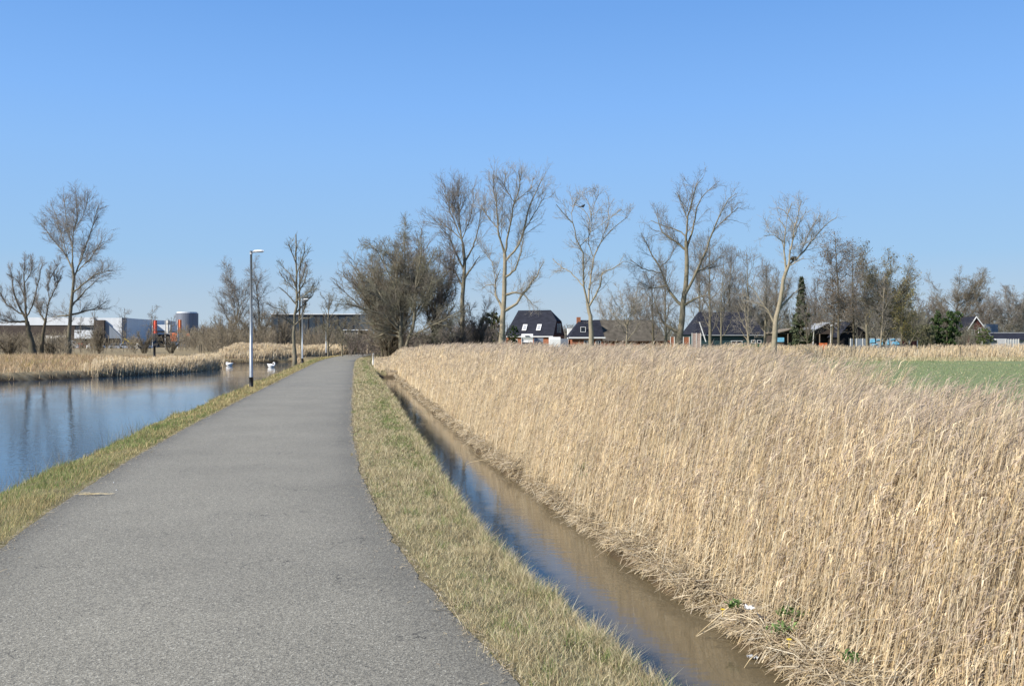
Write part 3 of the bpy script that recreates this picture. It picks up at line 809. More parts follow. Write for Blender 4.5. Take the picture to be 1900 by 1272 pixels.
vehicle_box("camper_van", 968, 989, 2.95, 150.0, "white camper van parked facing the field before the farmhouse", "camper", 5.5)
vehicle_box("box_trailer", 1020, 1040, 2.45, 152.0, "plain white box trailer right of the farmhouse gable", "trailer", 4.0, False)
a_ = Acc().box(*(W(991, 634, 156)[0], W(1008, 634, 156)[0], 156, 158, -.2, 2.3)); o_ = a_.build("caravan", m_cladg); rebase(o_, (W(991, 634, 156)[0], 156, -.2))
tag(o_, "grey-blue caravan side between camper van and trailer", "caravan")
a_ = Acc().box(*(W(1040, 634, 158)[0], W(1054, 634, 158)[0], 158, 160, -.2, 2.2)); o_ = a_.build("shed", m_cladg); rebase(o_, (W(1040, 634, 158)[0], 158, -.2))
tag(o_, "small grey shed between white trailer and cottage", "shed")

# --- dark barn house with teal boarding
d = 150.0
base = W(1292, 634, d); base[2] = -.2
h4 = empty("barn_house", base, "big black-roofed barn house with teal boarded wall and white window frames", "house")
T = frame_of(base, math.radians(4))
LL = 11.6
lbox(T, 0, LL, .4, 9, 0, 3.1).build("wall", m_teal, h4)
V = [(-.3, 0, 3.05), (LL + .3, 0, 3.05), (LL - 1.4, 4.5, 6.9), (1.6, 4.5, 6.9), (-.3, 9, 3.05), (LL + .3, 9, 3.05)]
poly("roof", T, V, [(0, 1, 2, 3), (4, 3, 2, 5), (0, 3, 4), (1, 5, 2), (0, 4, 5, 1)], m_dark_roof, h4)
lbox(T, -.3, LL + .3, -.12, -.01, 2.86, 3.0).build("gutter", m_greyp, h4)
lwin(T, h4, 5.9, 7.8, 1.45, 2.05, .4, mull=1); lwin(T, h4, 9.3, 10.0, 1.6, 2.15, .4, mull=0); lwin(T, h4, 10.3, 11.0, 1.6, 2.15, .4, mull=0)
lbox(T, 5.8, 8.6, .32, .395, .1, 1.4).build("door", m_green, h4); lbox(T, 9.2, 11.3, .33, .395, .1, 1.5).build("door", m_green, h4)
# white barge boards of its front porch
a_ = Acc()
p0, p1 = W(1297, 597, d - .5), W(1309, 634, d - .5)
a_.extr([(p0[0], d - .5, p0[2]), (p0[0] + .14, d - .5, p0[2]), (p1[0] + .14, d - .5, p1[2]), (p1[0], d - .5, p1[2])], (0, .12, 0))
o_ = a_.build("barge_board", m_white, h4)
def small(name, px0, px1, py0, py1, d, depth, mat, label, cat, group=None):
    a = W(px0, py0, d); b = W(px1, py1, d)
    o = Acc().box(a[0], b[0], d, d + depth, b[2] if b[2] < 1 else b[2], a[2]).build(name, mat)
    rebase(o, ((a[0] + b[0]) / 2, d, b[2])); return tag(o, label, cat, group)
def panelled(name, px0, px1, py0, py1, d, depth, mat, label, cat, nbay=2, m2=None, group=None):
    """low board or wall with posts and cap; stands on the ground"""
    a = W(px0, py0, d); b = W(px1, py1, d); e_ = empty(name, ((a[0] + b[0]) / 2, d, -.2), label, cat, group)
    Acc().box(a[0], b[0], d, d + depth, -.2, a[2]).build("panel", mat, e_)
    for i in range(nbay + 1):
        x_ = a[0] + (b[0] - a[0]) * i / nbay
        Acc().box(x_ - .06, x_ + .06, d - .05, d - .003, -.2, a[2] + .05).build("post", m2 or m_offwhite, e_)
    return e_
panelled("brick_wall", 1244, 1251, 625, 640, 140, .3, m_brick, "short orange brick pier left of the forked tree trunk", "wall", 1)
panelled("brick_wall", 1268, 1279, 625, 640, 140, .3, m_brick, "short orange brick pier right of the forked tree trunk", "wall", 1)
panelled("garden_screen", 1284, 1300, 618, 640, 143, .2, MAT("faded_pink_boards", (.36, .27, .23), .85, 4, .3), "pale pinkish garden screen beside the black-roofed barn house", "screen", 2)

# --- sheds
def shed(name, px0, px1, ez, rz, rx, d, depth, rm, wm, label, open_=True):
    a = W(px0, 634, d); b = W(px1, 634, d); base = ((a[0] + b[0]) / 2, d, -.2)
    e_ = empty(name, base, label, "shed")
    x0, x1 = a[0], b[0]; xr = x0 + (x1 - x0) * rx
    Acc().box(x0 + .1, x1 - .1, d + (1.6 if open_ else .1), d + depth, -.2, ez).build("wall", wm, e_)
    t = .14
    P = [(x0 - .2, d - .3, ez), (xr, d - .3, rz), (x1 + .2, d - .3, ez), (x1 + .2, d - .3, ez + t), (xr, d - .3, rz + t), (x0 - .2, d - .3, ez + t)]
    prism("roof", [P[0], P[1], P[4], P[5]], (0, depth + .6, 0), rm, e_); prism("roof", [P[1], P[2], P[3], P[4]], (0, depth + .6, 0), rm, e_)
    prism("gable", [(x0 + .1, d + .2, ez), (x1 - .1, d + .2, ez), (xr, d + .2, rz - .04)], (0, .15, 0), wm, e_)
    for x_ in np.linspace(x0 + .1, x1 - .1, 4):
        Acc().box(x_ - .06, x_ + .06, d, d + .12, -.2, ez).build("post", m_wood, e_)
    return e_
shed("shed", 1440, 1505, 2.9, 3.6, .5, 140, 6, m_wood, m_darkbrown, "open low shed with weathered flat-pitched roof right of the barn house")
shed("shed", 1500, 1562, 2.9, 4.6, .58, 146, 6, m_greyp, m_darkbrown, "shed with pale grey roof between the two white-headed lamps")
shed("shed", 1556, 1612, 2.3, 4.7, .42, 142, 6, m_dark_roof, m_black, "shed with black pitched roof behind the alders", False)
panelled("painted_wall", 1578, 1612, 628, 642, 136, .25, m_cladg, "grey container side with blue paint patches behind the reeds", "container", 3)
gw = panelled("painted_wall", 1612, 1672, 627, 642, 135, .25, m_greyp, "long wall covered with light-blue painted patches at the thicket foot", "wall", 5, m_dark_roof)
rr_ = random.Random(5)
for (a, b_, c, e) in ((1614, 1624, 628, 636), (1626, 1634, 629, 632), (1636, 1641, 628, 640), (1646, 1650, 630, 640), (1652, 1661, 628, 631), (1655, 1669, 633, 640), (1618, 1629, 637, 640)):
    p = W(a, c, 134.9); q = W(b_, e, 134.9)
    Acc().extr([(p[0], 134.9, q[2]), (q[0], 134.9, q[2] + .1), (q[0] - .1, 134.9, p[2]), (p[0] + .12, 134.9, p[2] - .08)], (0, .09, 0)).build("painted_patch", m_blue, gw)
panelled("brick_wall", 1672, 1702, 632, 642, 134, .25, m_redwood, "low red-brown wall right of the blue-painted wall", "wall", 2)
o_ = small("blue_tarpaulin", 1440, 1455, 626, 634, 138, 2.0, m_blue, "blue tarpaulin under the shed roof by the leaning trunk", "tarpaulin")
# orange sign by the reeds
e_ = empty("orange_board", W(1527, 650, 118), "small orange board on two posts behind the reeds", "sign")
Acc().box(W(1520, 0, 118)[0], W(1535, 0, 118)[0], 118, 118.05, .6, 1.5).build("board", m_orange, e_)
for px_ in (1521, 1534): Acc().box(W(px_, 0, 118)[0] - .04, W(px_, 0, 118)[0] + .04, 118.053, 118.13, -.2, 1.4).build("post", m_wood, e_)

# --- brick house on the right
d = 160.0
base = W(1797, 634, d); base[2] = -.2
h5 = empty("brick_house", base, "brown brick house with white-edged pointed gable at the right", "house")
T = frame_of(base, 0)
gw_, ap = 4.0, 6.2
lbox(T, .3, gw_ - .3, 0, 7, 0, 2.9).build("wall", m_redwood, h5)
poly("gable", T, [(.2, .02, 2.9), (gw_ - .2, .02, 2.9), (1.3, .02, 5.9), (.2, .3, 2.9), (gw_ - .2, .3, 2.9), (1.3, .3, 5.9)], [(0, 1, 2), (3, 5, 4), (0, 2, 5, 3), (1, 4, 5, 2), (0, 3, 4, 1)], m_redwood, h5)
for (xa, za, xb, zb) in ((-.3, 3.7, 1.3, 6.1), (1.3, 6.1, 3.9, 2.6)):
    prism("barge_board", [T(xa, -.25, za), T(xb, -.25, zb), T(xb, -.25, zb + .22), T(xa, -.25, za + .22)], (0, .12, 0), m_white, h5)
    prism("roof", [T(xa, -.12, za + .05), T(xb, -.12, zb + .05), T(xb, -.12, zb + .2), T(xa, -.12, za + .2)], (0, 7, 0), m_dark_roof, h5)
lwin(T, h5, .55, 1.0, 3.0, 4.0, 0, mull=0); lwin(T, h5, 1.7, 2.2, 3.1, 4.3, 0, mull=0)
d = 158.0
base = W(1829, 634, d); base[2] = -.2
h6 = empty("long_shed", base, "long low building with dark blue roof running off the right edge", "outbuilding")
T = frame_of(base, 0)
lbox(T, 0, 14, .4, 8, 0, 2.2).build("wall", m_greyp, h6)
poly("roof", T, [(-.2, 0, 2.1), (14.2, 0, 2.1), (14.2, 3, 3.4), (-.2, 3, 3.4), (-.2, 8, 2.1), (14.2, 8, 2.1)], [(0, 1, 2, 3), (4, 3, 2, 5), (0, 3, 4), (1, 5, 2), (0, 4, 5, 1)], m_dark_roof, h6)
lbox(T, -.2, 14.2, 2.9, 3.1, 3.38, 3.5).build("ridge_cap", m_greyp, h6)
lbox(T, 1.7, 3.4, -.5, .7, 2.15, 2.38).build("skylight", m_cladw, h6)
o_ = small("dormer_block", 1829, 1852, 601, 634, 172, 4, m_cladg, "blue-grey flat-roofed block behind the brick house gable", "outbuilding")
panelled("greenhouse", 1866, 1890, 629, 642, 140, 2.5, m_greyp, "pale greenhouse in front of the long dark roof", "greenhouse", 5)

# --- left: white and grey warehouse
d = 250.0
wh = empty("warehouse", (W(100, 0, d)[0], d, -.2), "large white and grey metal warehouse beyond the willows left of the pond", "warehouse")
def wp(name, px0, px1, py0, py1, dd, mat, dep=.4, parent=None):
    a = W(px0, py0, dd); b = W(px1, py1, dd)
    return Acc().box(a[0], b[0], dd, dd + dep, max(b[2], -.2), a[2]).build(name, mat, parent or wh)
wp("wall", 52, 226, 589.5, 642, d, m_cladw, 40)
wp("wing_wall", -60, 51.8, 597, 642, d + .3, m_cladw, 38)
wp("fascia", 51, 174, 588.5, 603, d - .5, m_cladw, .49)
wp("dark_wall", -60, 139, 603.3, 642, d - .3, m_darkbrown, .28)
wb = wp("window_band", 139, 173.5, 603.3, 612, d - .2, m_glass, .18)
wp("panel", 138, 173.5, 612.2, 628, d - .6, m_cladw, .55)
wp("entrance", 138, 173.5, 628.3, 642, d - .25, m_black, .2)
wp("portal", 174, 193, 593.5, 642, d - 1.2, m_darkbrown, 1.1)
A_, B_, C_ = W(193.3, 594, d - .5), W(226, 625, d - .5), W(193.3, 625, d - .5)
prism("sloping_wall", [(A_[0], d - .5, A_[2]), (B_[0], d - .5, B_[2]), (B_[0], d - .5, -.2), (A_[0], d - .5, -.2)], (0, .45, 0), m_cladg, wh)
wp("entrance", 196, 222, 627.5, 642, d - .7, m_black, .15)
E0 = W(226.3, 589.3, d); E1 = W(292, 594.5, d + 60)
prism("side_wall", [(E0[0], d, -.2), (E1[0] , d + 60, -.2), (E1[0], d + 60, W(0, 594.5, d + 60)[2]), (E0[0], d, E0[2])], (.5, .8, 0), m_cladg, wh)
f_ = E0 + (E1 - E0) * .48
Acc().box(f_[0] - .3, f_[0] + 2.2, f_[1] - 1.6, f_[1] - 1.2 + .3, 1.4, 4.2).build("window", m_glass, wh)
wp("lettering_panel", 80, 122, 622, 636, d - .5, m_offwhite, .15)
# second hall between the flags, and round tower
d2 = 270.0
o_ = empty("office_block", (W(300, 0, d2)[0], d2, -.2), "low white office block behind the row of flags", "office")
wp("wall", 290, 316, 602, 642, d2, m_cladw, 10, o_); wp("window_band", 289, 317, 613.5, 616, d2 - .2, m_black, .18, o_)
wp("lower_wall", 289, 317, 620, 642, d2 - .3, m_darkbrown, .28, o_)
d3 = 380.0
tw = empty("round_tower", (W(347, 0, d3)[0], d3, -.2), "wide blue-grey cylindrical building rising behind the flags", "tower")
c = W(347, 581, d3); rr_t = 20 * d3 / F
Acc().cyl((c[0], d3, -.2), (c[0], d3, c[2]), rr_t, rr_t, 40).build("wall", m_tower, tw, False)
Acc().cyl((c[0], d3, c[2] + .01), (c[0], d3, c[2] + .5), rr_t * .92, rr_t * .9, 40).build("rim", m_cladw, tw, False)
# footbridge-like dark beam and signs by the road
bm_ = empty("gantry", (W(320, 0, 240)[0], 240, -.2), "thin dark horizontal beam gantry behind the flags", "gantry")
wp("beam", 290, 352, 614.5, 616, 240, m_blackp, .3, bm_)
for p_ in (291, 351): wp("post", p_ - .6, p_ + .6, 616.2, 642, 240, m_blackp, .3, bm_)
for (a, b_, t_, u_, lb) in ((316, 328, 617, 633, "wide orange sign board below the gantry beam"), (345, 352, 618, 624, "small orange-red sign board right of the orange flag")):
    e_ = empty("sign_board", (W((a + b_) / 2, 0, 238)[0], 238, -.2), lb, "sign")
    wp("board", a, b_, t_, u_, 238, m_orange, .15, e_); wp("post", (a + b_) / 2 - .5, (a + b_) / 2 + .5, u_ + .1, 642, 238.02, m_greyp, .1, e_)
def flag(px, top, mat, wpx, label):
    d = 230.0; e_ = empty("flagpole", (W(px, 0, d)[0], d, -.2), label, "flag", "banner flags in front of the warehouse")
    p = W(px, top, d)
    Acc().cyl((p[0], d, -.2), (p[0], d, p[2] + .1), .09, .06, 8).build("pole", m_white, e_)
    n = 7; X = np.linspace(p[0] + .1, p[0] + wpx * d / F, n); Yw = d + .12 * np.sin(np.arange(n) * 1.3)
    V = np.concatenate([np.stack([X, Yw, np.full(n, p[2] - 3.3)], 1), np.stack([X, Yw, np.full(n, p[2])], 1), np.stack([X, Yw + .02, np.full(n, p[2] - 3.3)], 1), np.stack([X, Yw + .02, np.full(n, p[2])], 1)])
    Q = [[i, i + 1, n + i + 1, n + i] for i in range(n - 1)] + [[2 * n + i, 3 * n + i, 3 * n + i + 1, 2 * n + i + 1] for i in range(n - 1)]
    mk("banner", V, Q, None, mat, e_)
    return e_
flag(283, 594, m_red, 8, "red banner flag on white pole beside the grey warehouse corner")
flag(306.5, 594, m_offwhite, 7, "grey-white banner flag on white pole, middle of three")
flag(329.5, 593, m_orange, 7, "orange banner flag on white pole before the round building")

# cars and a digger by the warehouse
def car(px, d, mat, label, rot=0.0, h=1.45, van=False):
    base = W(px, 634, d); base[2] = -.15
    T = frame_of(base, rot); e_ = empty("parked_car", base, label, "van" if van else "car", "vehicles parked by the warehouse")
    if van: prof = [(-2.4, .35), (2.4, .35), (2.45, 1.1), (2.0, 1.3), (1.4, 2.1), (-2.35, 2.15)]; gl = [(1.35, 1.3), (1.9, 1.3), (1.38, 1.95), (.9, 1.95)]
    else: prof = [(-2.1, .3), (2.15, .3), (2.2, .75), (1.2, .92), (.6, 1.42), (-1.2, 1.45), (-1.9, .95), (-2.15, .85)]; gl = [(-1.5, .95), (1.0, .95), (.5, 1.34), (-1.1, 1.36)]
    prism("body", [T(a, -.85, c) for a, c in prof], T(0, .85, 0) - T(0, -.85, 0), mat, e_)
    prism("side_window", [T(a, -.87, c) for a, c in gl], T(0, .87, 0) - T(0, -.87, 0), m_glass, e_)
    for xa in (-1.35, 1.4):
        for yb in (-.88, .70):
            p, q = T(xa, yb, .33), T(xa, yb + .2, .33); Acc().cyl(p, q, .32, .32, 12).build("wheel", m_rubber, e_)
car(126, 225, m_white, "white van parked left of the warehouse entrance", .3, van=True)
car(156, 232, m_red, "red car parked under the white warehouse panel", 1.2)
car(178, 228, m_white, "white car parked before the brown portal", 1.0)
car(219, 222, m_greyp, "silver car parked before the sloping grey wall", .2)
car(236, 220, m_cladw, "pale car parked left of the yellow digger", .4)
car(265, 218, m_white, "white car parked by the bare shrubs right of the digger", 1.1)
base = W(248, 634, 226); base[2] = -.15; T = frame_of(base, 0)
dg = empty("digger", base, "small yellow digger with orange tracks beside the warehouse", "digger")
lbox(T, -1.2, 1.0, 0, 1.6, .9, 1.7).build("body", m_yellow, dg); lbox(T, -.4, .6, .2, 1.2, 1.72, 2.6).build("cab", m_glass, dg)
lbox(T, -1.4, 1.4, 0, .5, .1, .85).build("track", m_orange, dg); lbox(T, -1.4, 1.4, 1.1, 1.6, .1, .85).build("track", m_orange, dg)
Acc().cyl(T(-1.0, .8, 1.5), T(-2.6, .8, 2.6), .16, .13, 6).cyl(T(-2.6, .8, 2.6), T(-3.1, .8, 1.1), .13, .1, 6).build("arm", m_yellow, dg)

# --- dark glass box behind the path bend, and low pergola building
d4 = 190.0
gb = empty("glass_building", (W(585, 0, d4)[0], d4, -.2), "big dark glass box building with thin white roof edge behind the bend", "building")
wp("wall", 503, 668, 583.5, 642, d4, m_slate, 18, gb)
wp("roof_edge", 501, 670, 581.6, 583.3, d4 - .4, m_cladw, 19, gb)
for i in range(1, 12):
    pxm = 503 + 165 * i / 12; wp("mullion", pxm - .35, pxm + .35, 583.6, 642, d4 - .12, m_darkbrown, .1, gb)
wp("plinth", 560, 610, 620, 642, d4 - .25, m_darkbrown, .1, gb)
pg = empty("pavilion", (W(660, 0, 165)[0], 165, -.2), "low mauve-grey pavilion with slatted front behind the bend", "pavilion")
wp("wall", 638, 664, 613, 642, 165, MAT("mauve_panels", (.16, .12, .13), .7, 1, .2), 5, pg); wp("roof", 636, 684, 611, 612.8, 164.6, m_cladw, 6, pg)
for i in range(9): wp("slat", 639 + i * 3, 639.8 + i * 3, 613, 642, 164.9, m_offwhite, .07, pg)
wp("dark_bay", 664.3, 682, 613, 642, 165.3, m_black, 4, pg)

# ------------------------------------------------------------------ trees
m_bark = MAT("tree_bark", (.21, .18, .13), .92, 2.2, .4, c2=(.12, .115, .08), bump=.8, bscale=9, spec=.1)
m_bark_pale = MAT("pale_bark", (.30, .255, .185), .92, 2.2, .4, c2=(.19, .17, .12), bump=.7, bscale=9, spec=.1)
m_bark_dark = MAT("dark_bark", (.12, .098, .072), .92, 2.5, .4, c2=(.075, .07, .045), bump=.8, bscale=9, spec=.1)
m_twig = MAT("grey_twigs", (.215, .195, .17), .9, 1, .3, spec=.1)
m_twig_pale = MAT("pale_twigs", (.29, .262, .22), .9, 1, .3, spec=.1)
m_twig_red = MAT("reddish_twigs", (.165, .13, .115), .9, .8, .3, c2=(.165, .15, .125), spec=.1)
m_twig_olive = MAT("olive_twigs", (.20, .195, .135), .9, .8, .35, c2=(.15, .13, .11), spec=.1)
m_twig_brown = MAT("brown_twigs", (.19, .16, .12), .9, .6, .35, c2=(.22, .19, .135), spec=.1)
m_leaf = MAT("leaf_flecks", (0, 0, 0), .8, 3, .15, attr=True, spec=.2, transl=.15)

def resample(pts, K):
    pts = np.asarray(pts, float); s = np.concatenate([[0], np.cumsum(np.linalg.norm(np.diff(pts, axis=0), axis=1))])
    # gentle rounding of corners
    f = np.linspace(0, s[-1], 40); q = np.stack([np.interp(f, s, pts[:, i]) for i in range(3)], 1)
    for _ in range(3):
        q[1:-1] = (q[:-2] + 2 * q[1:-1] + q[2:]) / 4
    f2 = np.linspace(0, s[-1], K)
    return np.stack([np.interp(f2, f, q[:, i]) for i in range(3)], 1), s[-1]

def spawn(rng, P, Rr, n, l0, l1, ang, up, K, t0=.2, rend=.006, rk=.0085, bias=1.0, taper=.62):
    N, Kp, _ = P.shape
    if N == 0 or n == 0: return np.zeros((0, K, 3)), np.zeros((0, K))
    ln = np.linalg.norm(np.diff(P, axis=1), axis=2).sum(1)
    pi = rng.choice(N, n, p=ln / ln.sum())
    t = t0 + (1 - t0) * rng.random(n) ** bias
    f = t * (Kp - 1); i0 = np.clip(f.astype(int), 0, Kp - 2); ff = (f - i0)[:, None]
    B = P[pi, i0] * (1 - ff) + P[pi, i0 + 1] * ff
    T = P[pi, i0 + 1] - P[pi, i0]; T /= np.linalg.norm(T, axis=1, keepdims=True) + 1e-9
    pr = Rr[pi, i0] * (1 - ff[:, 0]) + Rr[pi, i0 + 1] * ff[:, 0]
    q = rng.normal(size=(n, 3)); q -= (q * T).sum(1)[:, None] * T; q /= np.linalg.norm(q, axis=1, keepdims=True) + 1e-9
    a = np.radians(ang * (.6 + .8 * rng.random(n)))[:, None]
    D = T * np.cos(a) + q * np.sin(a); D[:, 2] += up * .5
    L_ = (l0 + (l1 - l0) * rng.random(n)) * (1.15 - taper * t)
    pts = [B]; st = (L_ / (K - 1))[:, None]
    for k in range(K - 1):
        D = D + rng.normal(size=(n, 3)) * .16; D[:, 2] += up * .22
        D /= np.linalg.norm(D, axis=1, keepdims=True)
        pts.append(pts[-1] + D * st)
    C = np.stack(pts, 1)
    rs = np.minimum(pr * .7, L_ * rk + .006); rs = np.maximum(rs, rend)
    fr = np.linspace(0, 1, K)[None, :]
    return C, rs[:, None] * (1 - fr) + rend * fr

def resk(P, K):
    t = np.linspace(0, P.shape[1] - 1, K); i = np.clip(t.astype(int), 0, P.shape[1] - 2); f = (t - i)[None, :, None]
    return P[:, i] * (1 - f) + P[:, i + 1] * f
def resr(Rr, K):
    t = np.linspace(0, Rr.shape[1] - 1, K); i = np.clip(t.astype(int), 0, Rr.shape[1] - 2); f = (t - i)[None, :]
    return Rr[:, i] * (1 - f) + Rr[:, i + 1] * f

def finish(rng, e_, limbs, lr, mats, scale, dens, ang=38, up=.35, twig=.012, flecks=None, sub=(1, 1, 1), t0=.18):
    """trunk + limbs mesh, then three orders of branches as the crown"""
    P = np.stack(limbs); Rl = np.stack(lr)
    V, Q = tubes(P, Rl, 8)
    mk("trunk", V, Q, None, mats[0], e_, True)
    tot = np.linalg.norm(np.diff(P, axis=1), axis=2).sum()
    s = scale
    tw_ = twig * .58
    Q0 = P[1:] if len(P) > 2 else P; R0 = Rl[1:] if len(P) > 2 else Rl
    P1, R1 = spawn(rng, Q0, R0, int(tot * 1.5 * dens * sub[0]), .11 * s, .27 * s, ang * .85, up * .9, 7, t0 * .7, tw_ * 1.2, taper=.66)
    P2, R2 = spawn(rng, P1, R1, int(len(P1) * 6.0 * sub[1]), .05 * s, .13 * s, ang, up * .8, 5, .08, tw_)
    P2b, R2b = spawn(rng, P, Rl, int(tot * 2.0 * dens), .03 * s, .10 * s, ang * 1.2, up, 4, .25, tw_)
    P2 = np.concatenate([P2, resk(P2b, 5)]); R2 = np.concatenate([R2, resr(R2b, 5)])
    P3, R3 = spawn(rng, P2, R2, int(len(P2) * 4.6 * sub[2]), .018 * s, .060 * s, ang, up * .7, 3, .08, tw_ * .85)
    A = Acc()
    for (p, r, k) in ((P1, R1, 4), (P2, R2, 3), (P3, R3, 3)):
        if len(p): V, Q = tubes(p, r, k); A.add(V, Q)
    A.build("crown", mats[1], e_, True)
    if flecks:
        cols, nf, sz = flecks
        B = P3[rng.integers(0, len(P3), nf), -1] + rng.normal(0, .15, (nf, 3))
        leafcloud("catkins", B, sz, cols, e_, rng)
    return P3

def leafcloud(name, B, sz, cols, parent, rng):
    n = len(B); a = rng.normal(size=(n, 3)); a /= np.linalg.norm(a, axis=1, keepdims=True)
    b_ = rng.normal(size=(n, 3)); b_ -= (a * b_).sum(1)[:, None] * a; b_ /= np.linalg.norm(b_, axis=1, keepdims=True)
    s = (sz * (.5 + rng.random(n)))[:, None]
    V = np.stack([B - a * s, B - b_ * s * .5, B + a * s, B + b_ * s * .5], 1).reshape(-1, 3)
    cols = np.array(cols); c = cols[rng.integers(0, len(cols), n)] * (.6 + .8 * rng.random((n, 1)))
    return mk(name, V, np.arange(n * 4).reshape(-1, 4), None, m_leaf, parent, False, np.repeat(c, 4, 0))

def drawn_tree(name, label, d, limbs, r0, mats, seed, dens=1.0, ang=38, up=.35, twig=.012, group=None, spread=.55, basez=-.2, flecks=None, sub=(1, 1, 1), fl=1.35, cat="tree"):
    """limbs as seen in the photograph, given real depth about the trunk"""
    rng = np.random.default_rng(seed)
    k = d / F
    bx = limbs[0][0][0]
    base = np.array([(bx - 950) * k, d, basez])
    e_ = empty(name, base, label, cat, group)
    outP, outR, flatpx, flatd, flatr = [], [], [], [], []
    K = 14
    top = min(p[1] for l in limbs for p in l)
    for li, l in enumerate(limbs):
        l = [tuple(p) for p in l]
        if li == 0:
            dep = 0.0; slope = rng.normal(0, .04)
            rs, re = r0, (r0 * .5 if l[-1][1] > top + 30 else .045)
        else:
            dd_ = [(p[0] - l[0][0]) ** 2 + (p[1] - l[0][1]) ** 2 for p in flatpx]
            j = int(np.argmin(dd_))
            if dd_[j] < 24 ** 2:
                dep = flatd[j]; l[0] = flatpx[j]; rs = min(flatr[j] * .66, r0 * .52)
            else:
                dep = rng.normal(0, .3); rs = r0 * .6
            re = max(.03, rs * .16)
            slope = rng.uniform(-1, 1) * spread
        pts = []; acc = 0
        for i, p in enumerate(l):
            if i: acc += math.hypot(p[0] - l[i - 1][0], p[1] - l[i - 1][1]) * k
            y_ = d + dep + slope * acc
            if li and i == len(l) - 1 and len(l) > 2: p = (l[i - 1][0] + (p[0] - l[i - 1][0]) * .80, l[i - 1][1] + (p[1] - l[i - 1][1]) * .80)
            pts.append(((p[0] - 950) * y_ / F, y_, HC - (p[1] - HOR) * y_ / F))
        if li == 0: pts[0] = (pts[0][0], pts[0][1], basez - .15)
        q, ln = resample(pts, K)
        q[1:-1] += rng.normal(0, .012 * min(ln, 5), (K - 2, 3)) * .5
        t = np.linspace(0, 1, K)
        r = rs + (re - rs) * t ** .85
        if li == 0: r = r * (1 + (fl - 1) * np.exp(-t * 12))
        outP.append(q); outR.append(r)
        for i in range(K):
            flatpx.append((950 + q[i, 0] / q[i, 1] * F, HOR - (q[i, 2] - HC) / q[i, 1] * F)); flatd.append(q[i, 1] - d); flatr.append(r[i])
    scale = (HOR - top) * k * .78
    dens = dens * (.95 if dens < 2 else 1.2)
    finish(rng, e_, outP, outR, mats, scale, dens, ang, up, twig, flecks, sub)
    return e_

def auto_tree(name, label, px, top, wpx, d, style, mats, seed, r0=None, dens=1.0, twig=.013, group=None, basez=-.2, flecks=None, n=None, lean=0.0, cat="tree", sub=(1, 1, 1)):
    rng = np.random.default_rng(seed); k = d / F
    H = (HOR - top) * k + HC - basez; hw = wpx * k / 2
    base = np.array([(px - 950) * k, d, basez])
    e_ = empty(name, base, label, cat, group)
    P, Rr = [], []; K = 12
    r0 = r0 or H * .017
    if style == 'shrub':
        n = n or 9
        for i in range(n):
            a = rng.random() * 6.283; rad = hw * (.35 + .65 * rng.random()); h = H * (.65 + .35 * rng.random()) * (1 - .25 * rad / hw)
            b0 = base + np.array([math.cos(a), math.sin(a), 0]) * hw * .12 * rng.random()
            tip = base + np.array([math.cos(a) * rad, math.sin(a) * rad, h]); mid = b0 * .45 + tip * .55 + np.array([-math.cos(a), -math.sin(a), 0]) * rad * .18 + np.array([0, 0, h * .05])
            q, ln = resample([b0, mid, tip], K); P.append(q); Rr.append(np.linspace(r0 * .5, .02, K))
        finish(rng, e_, P, Rr, mats, H * 1.2, dens, 36, .3, twig, flecks, sub, t0=.08)
        return e_
    lt = {'upright': .93, 'round': .6, 'alder': .98, 'small': .9, 'birch': .95}[style]
    tip = base + np.array([lean * H + rng.normal(0, .02) * H, rng.normal(0, .03) * H, H * lt])
    mid = (base + tip) / 2 + rng.normal(0, .015 * H, 3)
    q, ln = resample([base - np.array([0, 0, .15]), mid, tip], K); r = r0 + (.025 - r0) * np.linspace(0, 1, K) ** .8; r[0] *= 1.3
    P.append(q); Rr.append(r)
    n = n or {'upright': 13, 'round': 15, 'alder': 26, 'small': 14, 'birch': 20}[style]
    for i in range(n):
        if style == 'round': t = .22 + .75 * rng.random(); a = i * 2.4 + rng.normal(0, .3); out = hw * (.55 + .45 * rng.random()); rise = H * (.22 + .42 * rng.random())
        elif style == 'alder': t = .28 + .68 * i / n; a = i * 2.4; out = hw * (1.15 - .75 * t) * (.6 + .5 * rng.random()); rise = out * (.35 + .3 * rng.random())
        elif style == 'upright': t = .2 + .7 * i / n; a = i * 2.4; out = hw * (.5 + .5 * rng.random()) * (1.1 - .5 * t); rise = min(H * (.97 - t * lt), out * 1.9)
        else: t = .18 + .75 * i / n; a = i * 2.4; out = hw * (.5 + .5 * rng.random()) * (1.1 - .65 * t); rise = min(H * (.97 - t * lt), out * 1.5)
        f = t * (K - 1); i0 = min(int(f), K - 2); b0 = q[i0] + (q[i0 + 1] - q[i0]) * (f - i0)
        rise = min(rise, max(.3, base[2] + H - b0[2]))
        dr = np.array([math.cos(a), math.sin(a), 0])
        m_ = b0 + dr * out * .55 + np.array([0, 0, rise * .42]); e2 = b0 + dr * out + np.array([0, 0, rise])
        qq, ln = resample([b0, m_, e2], K); P.append(qq)
        P[-1][1:-1] += rng.normal(0, .02 * ln, (K - 2, 3))
        Rr.append(np.linspace(min(r[i0] * .6, .01 + ln * .018), .02, K))
    finish(rng, e_, P, Rr, mats, H * .85, dens, 42, .2, twig, flecks, sub, t0=.15)
    return e_

